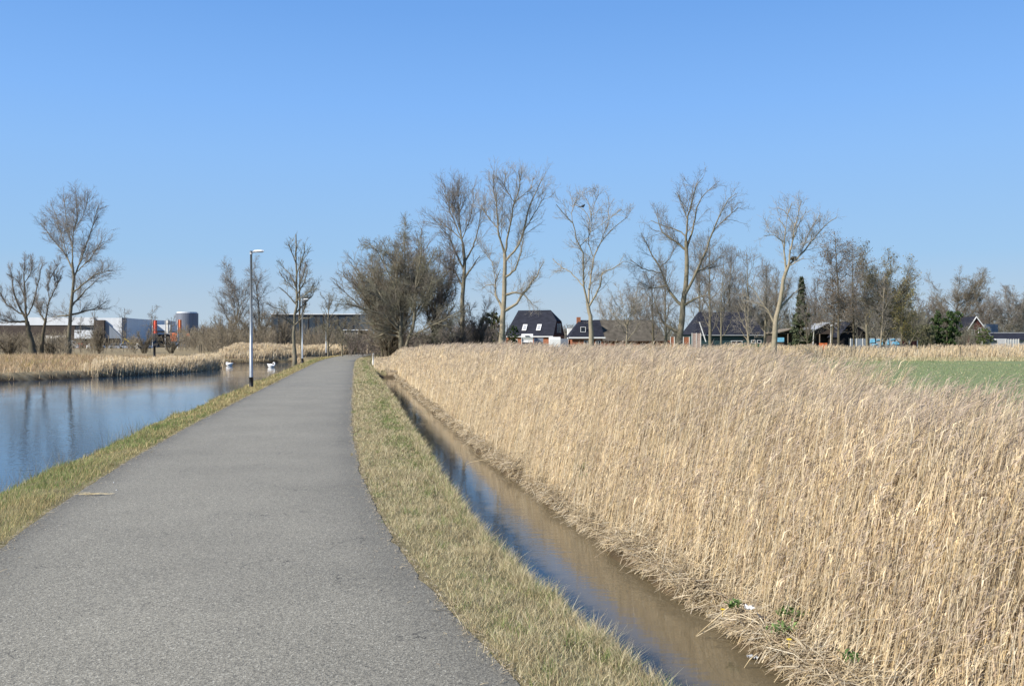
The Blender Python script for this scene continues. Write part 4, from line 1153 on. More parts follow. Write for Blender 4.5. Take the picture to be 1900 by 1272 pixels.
def evergreen(name, label, px, top, wpx, d, seed, conic=False, cols=None, nleaf=5000, basez=-.2, cat="evergreen"):
    rng = np.random.default_rng(seed); k = d / F; H = (HOR - top) * k + HC - basez; hw = wpx * k / 2
    base = np.array([(px - 950) * k, d, basez]); e_ = empty(name, base, label, cat)
    Acc().cyl(base, base + np.array([0, 0, H * .92]), H * .022, .03, 8).build("trunk", m_bark_dark, e_, True)
    if conic:
        nb = 210; t = .08 + .9 * rng.random(nb) ** .9; a = rng.random(nb) * 6.283
        out = hw * (1.03 - t) * (.35 + .85 * rng.random(nb)); C = base + np.stack([np.cos(a) * out * .6, np.sin(a) * out * .6, t * H - out * .25], 1); sg = out * .22 + .07
        sgz = sg * .5
    else:
        nb = 120; t = rng.random(nb); a = rng.random(nb) * 6.283; out = hw * np.sqrt(rng.random(nb)) * (.35 + .65 * np.sin(np.pi * (.12 + .7 * t))) * .95 * (.8 + .3 * rng.random(nb))
        C = base + np.stack([np.cos(a) * out, np.sin(a) * out, (.1 + .82 * t) * H], 1); sg = np.full(nb, min(hw, H) * .10) * (.6 + .7 * rng.random(nb)); sgz = sg
    pi = rng.integers(0, nb, nleaf)
    v = rng.normal(size=(nleaf, 3)); v /= np.linalg.norm(v, axis=1, keepdims=True); v *= rng.random((nleaf, 1)) ** .4 * 1.5
    B = C[pi] + v * np.stack([sg[pi], sg[pi], (sgz[pi] if hasattr(sgz, '__len__') else sgz)], 1); B[:, 2] = np.maximum(B[:, 2], basez)
    leafcloud("crown", B, max(.07, H * .02), cols or [(.045, .075, .022), (.03, .055, .02), (.06, .09, .03)], e_, rng)
    return e_

GT = (m_bark, m_twig); GP = (m_bark_pale, m_twig_pale); GD = (m_bark_dark, m_twig); GO = (m_bark, m_twig_olive); GR = (m_bark_dark, m_twig_red); GB = (m_bark_dark, m_twig_brown)
# the five tall trees beyond the reeds, and the rest of the row
drawn_tree("poplar", "tall bare poplar with pale forked crown, tallest of the row, before the dark-roofed farmhouse", 92,
    [[(929, 645), (933, 581), (937, 523), (936.5, 470)], [(936, 467), (924, 430), (921, 377), (914, 342), (917, 310)], [(924, 430), (908, 406), (888, 374)],
     [(938, 464), (946, 421), (954, 377), (966, 342), (961, 311)], [(943, 491), (960, 459), (972, 427), (981, 386), (998, 348), (1010, 325)], [(972, 427), (990, 400), (1019, 348)],
     [(940, 523), (957, 500), (966, 470), (972, 440)], [(940, 549), (955, 542), (972, 546), (990, 566)], [(938, 578), (955, 566), (972, 543), (995, 511), (1013, 479)],
     [(929, 572), (920, 546), (918, 523), (931, 494)], [(918, 531), (905, 528), (892, 536)], [(918, 523), (914, 488), (896, 462)], [(955, 377), (985, 350), (990, 325)], [(954, 377), (935, 345), (940, 315)]],
    .34, GP, 11, dens=1.15, ang=40, up=.30)
drawn_tree("tree", "bare tree with candelabra of curved limbs left of the long barn", 90,
    [[(1098, 645), (1096, 590), (1090, 562)], [(1093, 569), (1093, 537), (1100, 494), (1101, 479), (1114, 447), (1141, 421), (1170, 398)],
     [(1089, 560), (1082, 523), (1082, 465), (1066, 441), (1068, 418), (1048, 400), (1028, 374)], [(1100, 479), (1091, 453), (1093, 430), (1094, 406), (1082, 386), (1060, 377)],
     [(1094, 406), (1103, 377), (1112, 356)], [(1093, 435), (1114, 418), (1141, 398), (1155, 386)], [(1084, 459), (1094, 438), (1098, 400), (1085, 360)],
     [(1084, 534), (1059, 505), (1042, 496), (1021, 476)], [(1096, 574), (1114, 531), (1117, 505), (1141, 496), (1161, 482)], [(1068, 418), (1060, 395), (1072, 365)], [(1114, 447), (1130, 410), (1128, 380)]],
    .32, GP, 12, dens=.9, ang=42, up=.22)
drawn_tree("poplar", "tall slender bare poplar rising behind the big bushy tree", 108,
    [[(857, 642), (858, 580), (858, 537), (863, 494), (859, 453)], [(859, 453), (853, 421), (850, 377), (850, 324)], [(858, 441), (838, 427), (815, 415), (793, 395)], [(858, 447), (838, 400), (829, 366), (818, 340)],
     [(864, 491), (879, 456), (888, 421), (893, 380)], [(860, 441), (873, 406), (879, 366), (876, 345)], [(857, 499), (844, 465), (832, 435), (812, 418)], [(858, 537), (845, 505), (832, 480)],
     [(853, 421), (840, 385), (838, 345)], [(850, 400), (862, 370), (863, 340)], [(862, 510), (880, 490), (893, 470)]],
    .34, GT, 13, dens=1.3, ang=38, up=.32)
drawn_tree("tree", "large many-limbed bare tree with wide crown left of the black-roofed barn house", 96,
    [[(1258, 645), (1264, 590), (1268, 560), (1273, 530), (1274.6, 470), (1273, 447)], [(1273, 447), (1275, 407), (1284, 371), (1293, 342), (1307, 327)], [(1273, 441), (1259, 427), (1231, 419), (1202, 407)],
     [(1276, 458), (1285, 427), (1293, 385), (1304, 362), (1327, 342)], [(1274, 407), (1265, 376), (1253, 350)], [(1270, 541), (1293, 504), (1307, 470), (1321, 436), (1335, 399), (1352, 368), (1370, 357)],
     [(1321, 436), (1344, 407), (1376, 380)], [(1266, 569), (1253, 555), (1239, 535), (1225, 498), (1208, 470), (1185, 422)], [(1225, 504), (1191, 498), (1166, 478)],
     [(1268, 563), (1293, 552), (1316, 546)], [(1258, 614), (1231, 600), (1217, 569), (1214, 546)], [(1225, 498), (1242, 481), (1253, 458)], [(1273, 470), (1255, 450), (1228, 430), (1215, 390)],
     [(1293, 504), (1320, 490), (1345, 470)], [(1239, 535), (1210, 535), (1180, 520)]],
    .37, GT, 14, dens=1.15, ang=42, up=.25)
drawn_tree("tree", "leaning bare tree with smooth tan trunk at the right end of the barn house", 88,
    [[(1434, 648), (1439, 592), (1449, 555), (1454, 515), (1463, 492)], [(1463, 492), (1468, 458), (1474, 422), (1483, 391), (1488, 368)], [(1457, 500), (1454, 458), (1457, 425), (1443, 399)],
     [(1454, 450), (1437, 436), (1412, 437)], [(1464, 495), (1488, 470), (1514, 436), (1536, 413), (1556, 402)], [(1488, 470), (1502, 427), (1525, 393)], [(1468, 458), (1480, 419), (1500, 385)],
     [(1446, 570), (1468, 549), (1491, 529)], [(1437, 600), (1423, 572), (1395, 556)], [(1426, 578), (1400, 540), (1386, 523)], [(1458, 500), (1480, 484), (1494, 478)], [(1457, 425), (1462, 395), (1472, 372)], [(1474, 422), (1455, 390), (1440, 385)]],
    .31, GP, 15, dens=1.0, ang=42, up=.25)
drawn_tree("tree", "tall bare tree with symmetric feathery crown on the left bank of the pond", 104,
    [[(127, 662), (129.6, 590), (135, 540), (138, 509), (134, 487)], [(134, 487), (134.6, 439), (143, 408), (141, 350)], [(135, 496), (123, 474), (104, 452), (88, 430), (72, 410)], [(126, 477), (116, 439), (98, 383)],
     [(138, 515), (151, 480), (170, 427), (184, 373)], [(141, 509), (167, 480), (195, 436)], [(141, 537), (176, 509), (214, 499)], [(132, 590), (154, 578), (182, 571), (201, 556)], [(127, 587), (110, 586), (94, 589)],
     [(134, 565), (157, 540), (188, 512)], [(134, 460), (125, 420), (118, 365)], [(140, 430), (155, 400), (165, 360)]],
    .26, GT, 16, dens=1.9, ang=40, up=.28)
drawn_tree("willow", "gnarled dark willow with several leaning stems at the left picture edge", 97,
    [[(65, 668), (57, 630), (50, 596)], [(50, 596), (47, 556), (44, 509), (47, 474)], [(50, 592), (32, 562), (25, 540), (18, 490)], [(45, 585), (12, 565), (0, 543), (-22, 515)], [(48, 598), (19, 597), (-12, 590)],
     [(54, 590), (60, 571), (72, 521), (79, 486)], [(47, 556), (33, 520), (8, 505)], [(44, 530), (58, 505), (60, 480)]],
    .42, GD, 17, dens=2.0, ang=34, up=.5, spread=.4)
drawn_tree("willow", "thinner crooked willow leaning right between gnarled willow and tall feathery tree", 101,
    [[(75, 662), (80, 620), (85, 590)], [(85, 590), (91, 559), (104, 534), (117, 505)], [(91, 559), (88, 530), (100, 500)], [(104, 534), (100, 505), (112, 485)], [(86, 595), (70, 575), (68, 545)]],
    .26, GD, 18, dens=2.2, ang=34, up=.5, spread=.4)
drawn_tree("tree", "big spreading bushy bare tree with many stems beside the path bend", 90,
    [[(746, 660), (744, 630), (743, 604)], [(743, 612), (735, 600), (703, 541), (670, 506), (642, 486)], [(743, 610), (741, 556), (721, 506), (697, 460), (673, 445)], [(750, 615), (753, 531), (751, 456), (752, 400)],
     [(768, 660), (768, 606), (771, 531), (781, 468), (783, 412)], [(768, 628), (776, 569), (801, 531), (832, 505)], [(743, 615), (708, 581), (670, 571), (632, 560)], [(768, 632), (821, 594), (868, 571)],
     [(756, 536), (741, 501), (720, 470), (702, 438)], [(744, 620), (700, 600), (655, 600)], [(770, 620), (810, 600), (845, 610)], [(771, 540), (795, 490), (815, 450)], [(753, 560), (735, 520), (735, 440)],
     [(768, 600), (790, 560), (812, 480)], [(745, 625), (712, 618), (690, 630)], [(743, 600), (725, 570), (690, 540), (660, 540)], [(703, 541), (690, 500), (690, 460)], [(770, 625), (800, 625), (825, 640)]],
    .34, GO, 19, dens=1.9, ang=46, up=.12, twig=.0165, spread=.6, sub=(1.1, 1.2, 1.15))
auto_tree("tree", "reddish bare bush-like tree behind the big spreading tree", 800, 430, 120, 102, 'round', GR, 20, dens=1.1, twig=.017, n=24)
auto_tree("bush", "huge rounded multi-stemmed bush spreading low over the path bend, left of the reddish tree", 722, 436, 215, 96, 'shrub', GB, 120, r0=.26, dens=1.0, twig=.017, n=44, cat="bush")
drawn_tree("tree", "slim upright bare tree with greenish trunk standing at the pond end by the path", 76,
    [[(547, 674), (545, 609), (550, 561), (550, 514), (549, 434)], [(545, 609), (530, 592), (510, 580)], [(547, 590), (562, 566), (580, 548), (588, 530)], [(549, 570), (533, 545), (515, 530)], [(550, 550), (564, 525), (572, 498)],
     [(550, 530), (536, 505), (523, 495)], [(550, 510), (560, 482), (567, 462)], [(550, 490), (541, 466), (533, 450)], [(545, 600), (526, 575), (505, 570)], [(546, 605), (560, 590), (575, 590)], [(550, 560), (575, 540), (592, 534)], [(550, 540), (530, 520), (515, 500)]],
    .16, GO, 21, dens=1.15, ang=38, up=.35, spread=.5)
drawn_tree("tree", "dark thin second stem leaning beside the greenish upright tree", 78,
    [[(562, 668), (556, 609), (556, 538), (558, 489)], [(556, 590), (566, 570), (572, 545)], [(556, 560), (548, 530), (540, 515)], [(556, 530), (565, 505), (566, 480)]], .12, GD, 22, dens=1.3)
auto_tree("tree", "small slim roadside tree beside the third lamp", 609, 530, 52, 98, 'small', GO, 23, r0=.11, dens=1.1)
auto_tree("tree", "small pale roadside tree with spreading twigs outside the bend", 635, 584, 55, 104, 'small', GO, 24, r0=.10, dens=1.2)
auto_tree("tree", "broad rounded bare tree left of the nearest lamp post", 441, 487, 92, 150, 'round', GT, 25, dens=1.1)
auto_tree("tree", "bare tree just right of the nearest lamp post", 482, 492, 46, 154, 'upright', GT, 26, dens=1.1)
# trees behind the houses
auto_tree("tree", "rounded bare tree standing before the long barn", 1160, 526, 110, 128, 'round', GP, 27, dens=.75)
auto_tree("tree", "slim dark bare tree crossing the barn roof end", 1213, 500, 46, 118, 'upright', GD, 28, dens=.9)
auto_tree("tree", "tall narrow twiggy tree just right of the large many-limbed tree", 1318, 432, 60, 118, 'upright', GT, 29, dens=.7)
auto_tree("tree", "thin pale-stemmed tree in front of the black barn roof", 1338, 470, 46, 112, 'upright', GT, 30, r0=.14, dens=.55)
auto_tree("tree", "slender twin-topped tree over the right end of the black roof", 1387, 452, 58, 116, 'upright', GT, 31, r0=.17, dens=.6)
auto_tree("tree", "slanting thin tree before the teal boarded wall", 1393, 520, 36, 108, 'small', GP, 32, r0=.13, lean=-.12, dens=.6)
auto_tree("tree", "brownish round tree behind the barn house roof", 1405, 520, 95, 175, 'round', GB, 33)
auto_tree("alder", "tall alder with dark cones, left of the alder pair beside the conifer", 1541, 492, 42, 112, 'alder', GD, 34, flecks=([(.10, .075, .05), (.14, .10, .06)], 2600, .07), r0=.17)
auto_tree("alder", "tallest alder with dark cone clusters right of the leaning tan tree", 1556, 426, 58, 110, 'alder', GD, 35, flecks=([(.10, .075, .05), (.15, .105, .06)], 4200, .07), r0=.2)
auto_tree("alder", "dark spindly alder left of the broad ivy-brown tree", 1585, 452, 56, 116, 'alder', GD, 36, flecks=([(.10, .075, .05), (.14, .10, .06)], 3000, .07), r0=.17)
auto_tree("tree", "broad bare tree with olive-brown lower foliage above the blue-painted wall", 1641, 468, 125, 120, 'round', GO, 37, dens=1.5, n=24, flecks=([(.16, .13, .05), (.13, .12, .05), (.2, .15, .06)], 5000, .10))
auto_tree("tree", "young tree with olive catkins in front of the broad brown tree", 1672, 540, 60, 114, 'small', GO, 38, dens=1.2, flecks=([(.19, .15, .05), (.15, .14, .05)], 3500, .08))
auto_tree("birch", "pale-barked slanting birch stem before the broad brown tree", 1632, 500, 34, 110, 'birch', (m_bark_pale, m_twig), 39, r0=.12, lean=.06)
auto_tree("tree", "large rounded bare tree behind the pointed gable", 1776, 508, 122, 168, 'round', GB, 40, dens=1.5, twig=.018, n=24)
auto_tree("tree", "medium bare tree left of the large rounded tree", 1722, 550, 74, 160, 'round', GR, 41, dens=1.4, twig=.018, n=18)
auto_tree("tree", "rounded bare tree above the long dark roof at the right edge", 1868, 534, 96, 185, 'round', GT, 42, dens=1.4, twig=.018, n=22)
auto_tree("tree", "bare tree half cut by the right picture edge", 1915, 540, 80, 190, 'round', GB, 43, dens=1.3, twig=.018, n=20)
auto_tree("tree", "bare tree between the pointed gable and the right-edge trees", 1826, 542, 70, 190, 'round', GR, 44, dens=1.3, twig=.018, n=18)
auto_tree("tree", "grey bare tree rising behind the sheds, left of the conifer", 1440, 500, 70, 165, 'round', GB, 45)
auto_tree("tree", "brown bare tree between conifer and alders behind the sheds", 1515, 520, 66, 165, 'round', GR, 46)
auto_tree("tree", "brownish tree rising behind the black shed roof", 1600, 530, 80, 170, 'round', GB, 47)
evergreen("conifer", "dark green pointed conifer behind the sheds", 1487, 512, 60, 136, 48, True, nleaf=8000, cat="conifer", cols=[(.055, .07, .035), (.04, .055, .03), (.075, .085, .045)])
evergreen("evergreen_bush", "dense dark green bush left of the farmhouse roof", 912, 574, 46, 118, 49, nleaf=6500, cols=[(.055, .07, .02), (.035, .05, .015), (.085, .09, .03)])
evergreen("evergreen_bush", "low dark bush at the farmhouse corner by the tallest poplar", 952, 600, 24, 128, 50, nleaf=3000)
evergreen("evergreen_tree", "dark green yew left of the pointed gable", 1757, 574, 62, 140, 51, nleaf=8000)
evergreen("evergreen_bush", "green bush in front of the gabled brick house", 1826, 606, 30, 138, 52, nleaf=3500, cols=[(.075, .10, .03), (.05, .075, .025), (.10, .12, .045)])
evergreen("evergreen_bush", "olive bush below the catkin tree at the thicket edge", 1712, 600, 56, 138, 53, nleaf=6000, cols=[(.13, .125, .07), (.10, .105, .055), (.16, .15, .085)])

for (px, top, wp_, d, st, mt, sd_, lb) in ((1236, 470, 50, 130, 'upright', GT, 130, "slim bare tree in the left half of the large many-limbed crown"), (1300, 448, 56, 166, 'upright', GT, 131, "slim bare tree just right of the large tree's trunk"),
        (1357, 452, 50, 172, 'upright', GT, 132, "slim bare tree over the middle of the black barn roof"), (1372, 505, 52, 175, 'round', GB, 133, "low brownish tree over the middle of the black barn roof"),
        (1418, 478, 46, 124, 'upright', GT, 134, "slim bare tree just left of the leaning tan tree"), (1188, 524, 74, 182, 'round', GT, 135, "rounded bare tree over the right half of the long barn roof"),
        (1128, 552, 60, 184, 'round', GP, 136, "small rounded bare tree left over the long barn roof"), (1345, 515, 34, 172, 'small', GO, 137, "small greenish-stemmed tree left of the slanting thin tree"),
        (1500, 540, 50, 118, 'small', GD, 138, "small dark tree just right of the conifer"), (1575, 520, 70, 150, 'round', GR, 139, "reddish-brown round tree between the alders"),
        (1690, 545, 60, 130, 'round', GO, 140, "olive twiggy tree at the right foot of the broad brown tree"), (1610, 470, 40, 128, 'upright', GT, 141, "upright grey tree just left of the broad brown tree's crown")):
    auto_tree("tree", lb, px, top, wp_, d, st, mt, sd_, dens=1.0, twig=.014)
# shrubs one can tell apart
shr = [("shrub", "brown twiggy shrub right of the slender poplar", 885, 545, 70, 108, GR, 60), ("shrub", "dark twiggy shrub at the foot of the slender poplar", 850, 575, 70, 100, GR, 61),
       ("shrub", "grey-brown shrub on the bank left of the willow", 18, 610, 80, 100, GB, 62), ("shrub", "brown shrub between the two willows", 95, 612, 60, 106, GB, 63),
       ("shrub", "thin bare shrub before the brown warehouse portal", 184, 600, 34, 120, GB, 64), ("shrub", "bare shrub at the warehouse corner left of the red flag", 268, 606, 46, 125, GB, 65),
       ("shrub", "bare shrub below the banner flags", 318, 610, 60, 125, GB, 66), ("shrub", "rounded purple-brown shrub right of the round tower", 388, 588, 58, 150, GR, 67),
       ("shrub", "golden-brown thicket shrub left of the near lamp", 425, 565, 80, 135, GB, 68), ("shrub", "golden-brown thicket shrub right of the near lamp", 480, 560, 80, 138, GB, 69),
       ("shrub", "brown shrub in front of the dark glass building", 528, 570, 62, 140, GB, 70), ("shrub", "low shrub under the roadside trees by the bend", 655, 595, 60, 118, GO, 71)]
for (nm, lb, px, top, wp_, d, mt, sd_) in shr:
    auto_tree(nm, lb, px, top, wp_, d, 'shrub', mt, sd_, r0=.10, dens=1.5, cat="shrub", n=12)
# thin young trees
for i, (px, top, lb) in enumerate(((175, 560, "thin sapling left of the brown portal"), (229, 565, "thin sapling at the white warehouse corner"), (278, 560, "thin upright sapling beside the red flag"), (320, 583, "thin sapling between grey and orange flags"), (152, 585, "thin sapling in front of the white warehouse panel"))):
    auto_tree("sapling", lb, px, top, 16, 140, 'upright', GT, 80 + i, r0=.05, dens=1.2, cat="sapling", n=9)

# scrub that reads as one mass
def scrub(name, spans, label, mat, seed, tw=.016):
    rng = np.random.default_rng(seed); A = Acc()
    for (px0, px1, d0, d1, top, n) in spans:
        d = d0 + (d1 - d0) * rng.random(n); px = px0 + (px1 - px0) * rng.random(n)
        x = (px - 950) * d / F; g = .62 + .38 * vnoise(px, d, 22, seed)
        H = ((HOR - top) * d / F + 1.84) * g * (.7 + .3 * rng.random(n))
        b0 = np.stack([x, d, np.full(n, -.2)], 1); K = 6; t = np.linspace(0, 1, K)
        dx = rng.normal(0, .16, n); dy = rng.normal(0, .16, n)
        P = b0[:, None, :] + np.stack([H[:, None] * dx[:, None] * t ** 1.3, H[:, None] * dy[:, None] * t ** 1.3, H[:, None] * t[None, :]], 2)
        Rr = .035 + (.012 - .035) * np.repeat(t[None, :], n, 0)
        V, Q = tubes(P, Rr, 3); A.add(V, Q)
        P1, R1 = spawn(rng, P, Rr, n * 9, .9, 2.2, 34, .4, 4, .1, tw)
        V, Q = tubes(P1, R1, 3); A.add(V, Q)
        P2, R2 = spawn(rng, P1, R1, n * 24, .3, 1.0, 38, .3, 3, .1, tw * .9)
        V, Q = tubes(P2, R2, 3); A.add(V, Q)
    return tag(A.build(name, mat, None, True), label, "thicket", None, "stuff")
scrub("thicket", [(330, 700, 150, 185, 600, 420), (370, 520, 125, 145, 600, 130)], "brown winter thicket behind the far pond bank", m_twig_brown, 90)
scrub("thicket", [(-60, 260, 118, 150, 621, 110), (-60, 125, 100, 115, 620, 80)], "low grey-brown scrub before the warehouse", m_twig_brown, 91)
scrub("thicket", [(1060, 1420, 185, 215, 590, 330), (1330, 1600, 170, 200, 545, 560), (1590, 1720, 140, 170, 560, 420), (1680, 1960, 195, 225, 568, 620), (1700, 1830, 150, 170, 590, 200)], "grey winter woodland behind the farm buildings", m_twig_olive, 92, .02)
scrub("thicket", [(800, 930, 110, 130, 590, 200), (640, 800, 104, 125, 612, 160)], "dark scrub around the foot of the big bushy tree", m_twig_red, 93)
scrub("far_wood", [(1040, 1062, 230, 260, 595, 40), (700, 960, 250, 300, 612, 220), (-80, 330, 420, 480, 612, 260), (320, 700, 300, 400, 600, 300), (1000, 1960, 300, 340, 605, 500), (-1900, -80, 380, 460, 610, 520), (1960, 3300, 320, 400, 605, 360)], "far-off bare woods along the horizon", m_twig, 94, .04)

# ------------------------------------------------------------------ lamps, posts, birds and small things
def lamp_proto(base, label):
    x, y = base; z = -.05
    e_ = empty("street_lamp", (x, y, z), label, "street lamp", "lamp posts along the path")
    Acc().cyl((x, y, z), (x, y, 4.93), .062, .040, 16).build("pole", m_galv, e_, True)
    Acc().cyl((x, y, z), (x, y, .34), .074, .072, 16).build("base_sleeve", m_blackp, e_, True)
    a = Acc(); a.cyl((x, y, 4.86), (x, y, 4.99), .05, .05, 12); a.cyl((x - .03, y, 4.95), (x + .16, y, 4.955), .034, .034, 10); a.build("bracket", m_greyp, e_, True)
    n = 12; prof = []
    xs = np.array([.08, .13, .25, .38, .44, .47]); hw = np.array([.03, .062, .075, .075, .06, .03]); ht = np.array([.03, .05, .06, .06, .05, .025])
    an = np.arange(n) * 2 * math.pi / n
    V = np.stack([np.stack([np.full(n, x + xs[i]), y + hw[i] * np.cos(an), 4.975 + ht[i] * np.maximum(np.sin(an), -.35)], 1) for i in range(6)]).reshape(-1, 3)
    idx = np.arange(6 * n).reshape(6, n); Q = np.stack([idx[:-1], np.roll(idx, -1, 1)[:-1], np.roll(idx, -1, 1)[1:], idx[1:]], 2).reshape(-1, 4)
    T_ = [[0, i, i + 1] for i in range(1, n - 1)] + [[5 * n, 5 * n + i + 1, 5 * n + i] for i in range(1, n - 1)]
    hd = mk("lamp_head", V, Q, T_, m_white, e_, True)
    Acc().box(x + .15, x + .42, y - .05, y + .05, 4.935, 4.9535).build("lens", m_cladw, hd)
    return e_
def gl(px, py): g = G(px, py, -.03); return g[:2]
lp = lamp_proto(gl(466, 718), "nearest and tallest-looking lamp post with black foot on the pond side verge")
for (px, py, lb) in ((561, 673.5, "second lamp post, standing right of the slim greenish tree"), (605, 660, "third lamp post, by the small slim roadside tree"), (687, 654.5, "farthest small lamp post beyond the path bend")):
    p = gl(px, py); dup(lp, (p[0], p[1], -.05), lb)
def led_lamp(px, pyb, pyt, hx, hy, d, label):
    base = W(px, 634, d); base[2] = -.2; e_ = empty("street_lamp", base, label, "street lamp", "lamps with tilted white heads")
    tp = W(px + (4 if px < 1530 else 1), pyt, d); Acc().cyl(base, tp, .09, .06, 8).build("pole", m_offwhite, e_, True)
    q = W(hx, hy, d); dv = q - tp; up = np.array([0, 0, .12]); sd_ = np.array([0, .3, 0])
    Acc().extr([tp - up, q - up, q + up * .5, tp + up * .5], (0, .35, 0)).build("lamp_head", m_white, e_)
led_lamp(1507, 640, 604, 1528, 597, 120, "street lamp with tilted white head above the shed, left of two")
led_lamp(1541, 640, 604, 1556, 598, 124, "street lamp with tilted white head beside the tallest alder")

# marker post and gate by the culvert
def post(px, py, h, r, mat, label, name="post", cat="post", z=-.05):
    g = G(px, py, z); o = Acc().cyl((g[0], g[1], z - .1), (g[0], g[1], z + h), r, r * .9, 10).cyl((g[0], g[1], z + h), (g[0], g[1], z + h + r * .6), r * .9, r * .3, 10).build(name, mat, None, True)
    rebase(o, (g[0], g[1], z)); return tag(o, label, cat)
post(692.5, 675, .78, .07, m_offwhite, "pale grey marker post at the ditch end beside the path")
g0 = G(690, 664, -.1)
rl = empty("culvert_rail", g0, "low grey rail over the ditch end beyond the marker post", "rail")
Acc().cyl((g0[0], g0[1], .55), (g0[0] + 1.9, g0[1] + .7, .52), .04, .04, 8).build("rail", m_wood, rl)
for t_ in (0.02, .95, 1.85): Acc().cyl((g0[0] + t_, g0[1] + t_ * .37, -.2), (g0[0] + t_, g0[1] + t_ * .37, .48), .04, .04, 8).build("post", m_wood, rl)
post(1781.5, 668, 1.35, .06, m_wood, "single dark fence post at the far edge of the meadow", z=-.13)
post(1835, 666, 1.5, .04, m_wood, "thin fence post in the distant straw-coloured reeds", z=-.13)
tp_ = empty("twin_post", G(372, 660, -.1), "pair of short dark posts in the reeds on the left bank", "post")
g = G(372, 660, -.1)
for s_ in (-.09, .13): Acc().cyl((g[0] + s_, g[1], -.3), (g[0] + s_, g[1], 1.25), .035, .035, 8).build("post", m_blackp, tp_)
post(286.5, 668, 1.35, .12, m_blackp, "short black post in the reeds below the red flag", z=-.1)

# swans
m_swan = MAT("white_feathers", (.82, .82, .80), .8, 8, .06, bump=.3, spec=.2)
m_beak = MAT("orange_beak", (.7, .25, .05), .5, 5, .1)
def swan(px, py, label, neck, flip=1):
    g = G(px, py, WZ); e_ = empty("swan", g, label, "swan", "two swans on the pond")
    # body: lofted rings, breast low and round, raised tail and folded wings
    nr_, ns = 14, 14; t = np.linspace(0, 1, nr_)
    xs = (t - .45) * .58 * flip
    wy = .16 * np.sin(np.pi * np.clip(t * .98 + .01, 0, 1)) ** .55 * (1 - .25 * t)
    hz = .17 * np.sin(np.pi * np.clip(t * .98 + .01, 0, 1)) ** .5 * (1 + .15 * t)
    cz = .10 + .10 * t ** 2.5 + .02 * np.sin(t * 6)
    an = np.arange(ns) * 2 * math.pi / ns
    V = np.stack([np.stack([np.full(ns, g[0] + xs[i]), g[1] + wy[i] * np.cos(an), WZ + cz[i] + hz[i] * np.sin(an)], 1) for i in range(nr_)]).reshape(-1, 3)
    idx = np.arange(nr_ * ns).reshape(nr_, ns); Q = np.stack([idx[:-1], np.roll(idx, -1, 1)[:-1], np.roll(idx, -1, 1)[1:], idx[1:]], 2).reshape(-1, 4)
    A = Acc(); A.add(V, Q)
    # neck and head as one continuous swept tube
    P = np.array([[(g[0] + a * .74 * flip, g[1] + b_, WZ + c * .78) for a, b_, c in neck]]); q, _ = resample(P[0], 16)
    rr_n = np.interp(np.linspace(0, 1, 16), [0, .25, .8, .88, .95, 1], [.085, .05, .036, .048, .042, .02])
    V, Q = tubes(q[None], rr_n[None], 10); A.add(V, Q)
    A.build("body", m_swan, e_, True)
    for s_ in (-1, 1):
        w_ = Acc(); k_ = 9; tt = np.linspace(.12, 1.08, k_)
        PP = np.stack([g[0] + (tt - .45) * .58 * flip, g[1] + s_ * (.16 - .10 * tt ** 2), WZ + .15 + .13 * tt ** 2], 1)[None]
        V, Q = tubes(PP, np.interp(tt, [.1, .4, .8, 1.1], [.025, .075, .055, .01])[None], 8); w_.add(V, Q); w_.build("wing", m_swan, e_, True)
    hdir = q[-1] - q[-3]; hdir /= np.linalg.norm(hdir)
    Acc().cyl(q[-1] - hdir * .01, q[-1] + hdir * .075, .02, .008, 8).build("beak", m_beak, e_, True)
swan(425.5, 678.5, "white swan with head tucked down, left of the nearest lamp post", [(-.30, 0, .18), (-.40, 0, .32), (-.36, .02, .42), (-.22, .04, .40), (-.10, .05, .34)])
swan(503.5, 681, "white swan preening with bent neck, right of the nearest lamp post", [(-.30, 0, .18), (-.42, 0, .34), (-.40, .0, .50), (-.28, .02, .54), (-.18, .03, .44)], -1)

# crow's nests
def nest(px, py, d, r, label):
    c = W(px, py, d); rng = np.random.default_rng(int(px)); n = 260
    a = rng.normal(size=(n, 3)); a /= np.linalg.norm(a, axis=1, keepdims=True); B = c + a * r * np.array([1, 1, .6]) * rng.random((n, 1)) ** .3
    D = rng.normal(size=(n, 3)); D /= np.linalg.norm(D, axis=1, keepdims=True); D *= r * .6
    V, Q = tubes(np.stack([B - D, B, B + D], 1), np.full((n, 3), .012), 3)
    o = mk("nest", V, Q, None, m_bark_dark); rebase(o, c); tag(o, label, "nest")
nest(1473, 480, 89, .30, "dark stick nest in the fork of the leaning tan tree")
# bird on a limb
c = W(1081, 383, 90); b_ = empty("bird", c, "dark bird perched high in the candelabra tree", "bird")
A = Acc(); V, Q = tubes(np.array([[c + np.array([-.34, 0, -.06]), c + np.array([-.15, 0, 0]), c, c + np.array([.12, 0, .08]), c + np.array([.19, 0, .17]), c + np.array([.25, 0, .18])]]), np.array([[.02, .06, .12, .10, .06, .02]]), 10); A.add(V, Q); A.build("body", m_blackp, b_, True)
A = Acc(); V, Q = tubes(np.array([[c + np.array([-.15, 0, 0]), c + np.array([-.35, 0, -.05]), c + np.array([-.52, 0, -.12])]]), np.array([[.05, .035, .015]]), 6); A.add(V, Q); A.build("tail", m_blackp, b_, True)

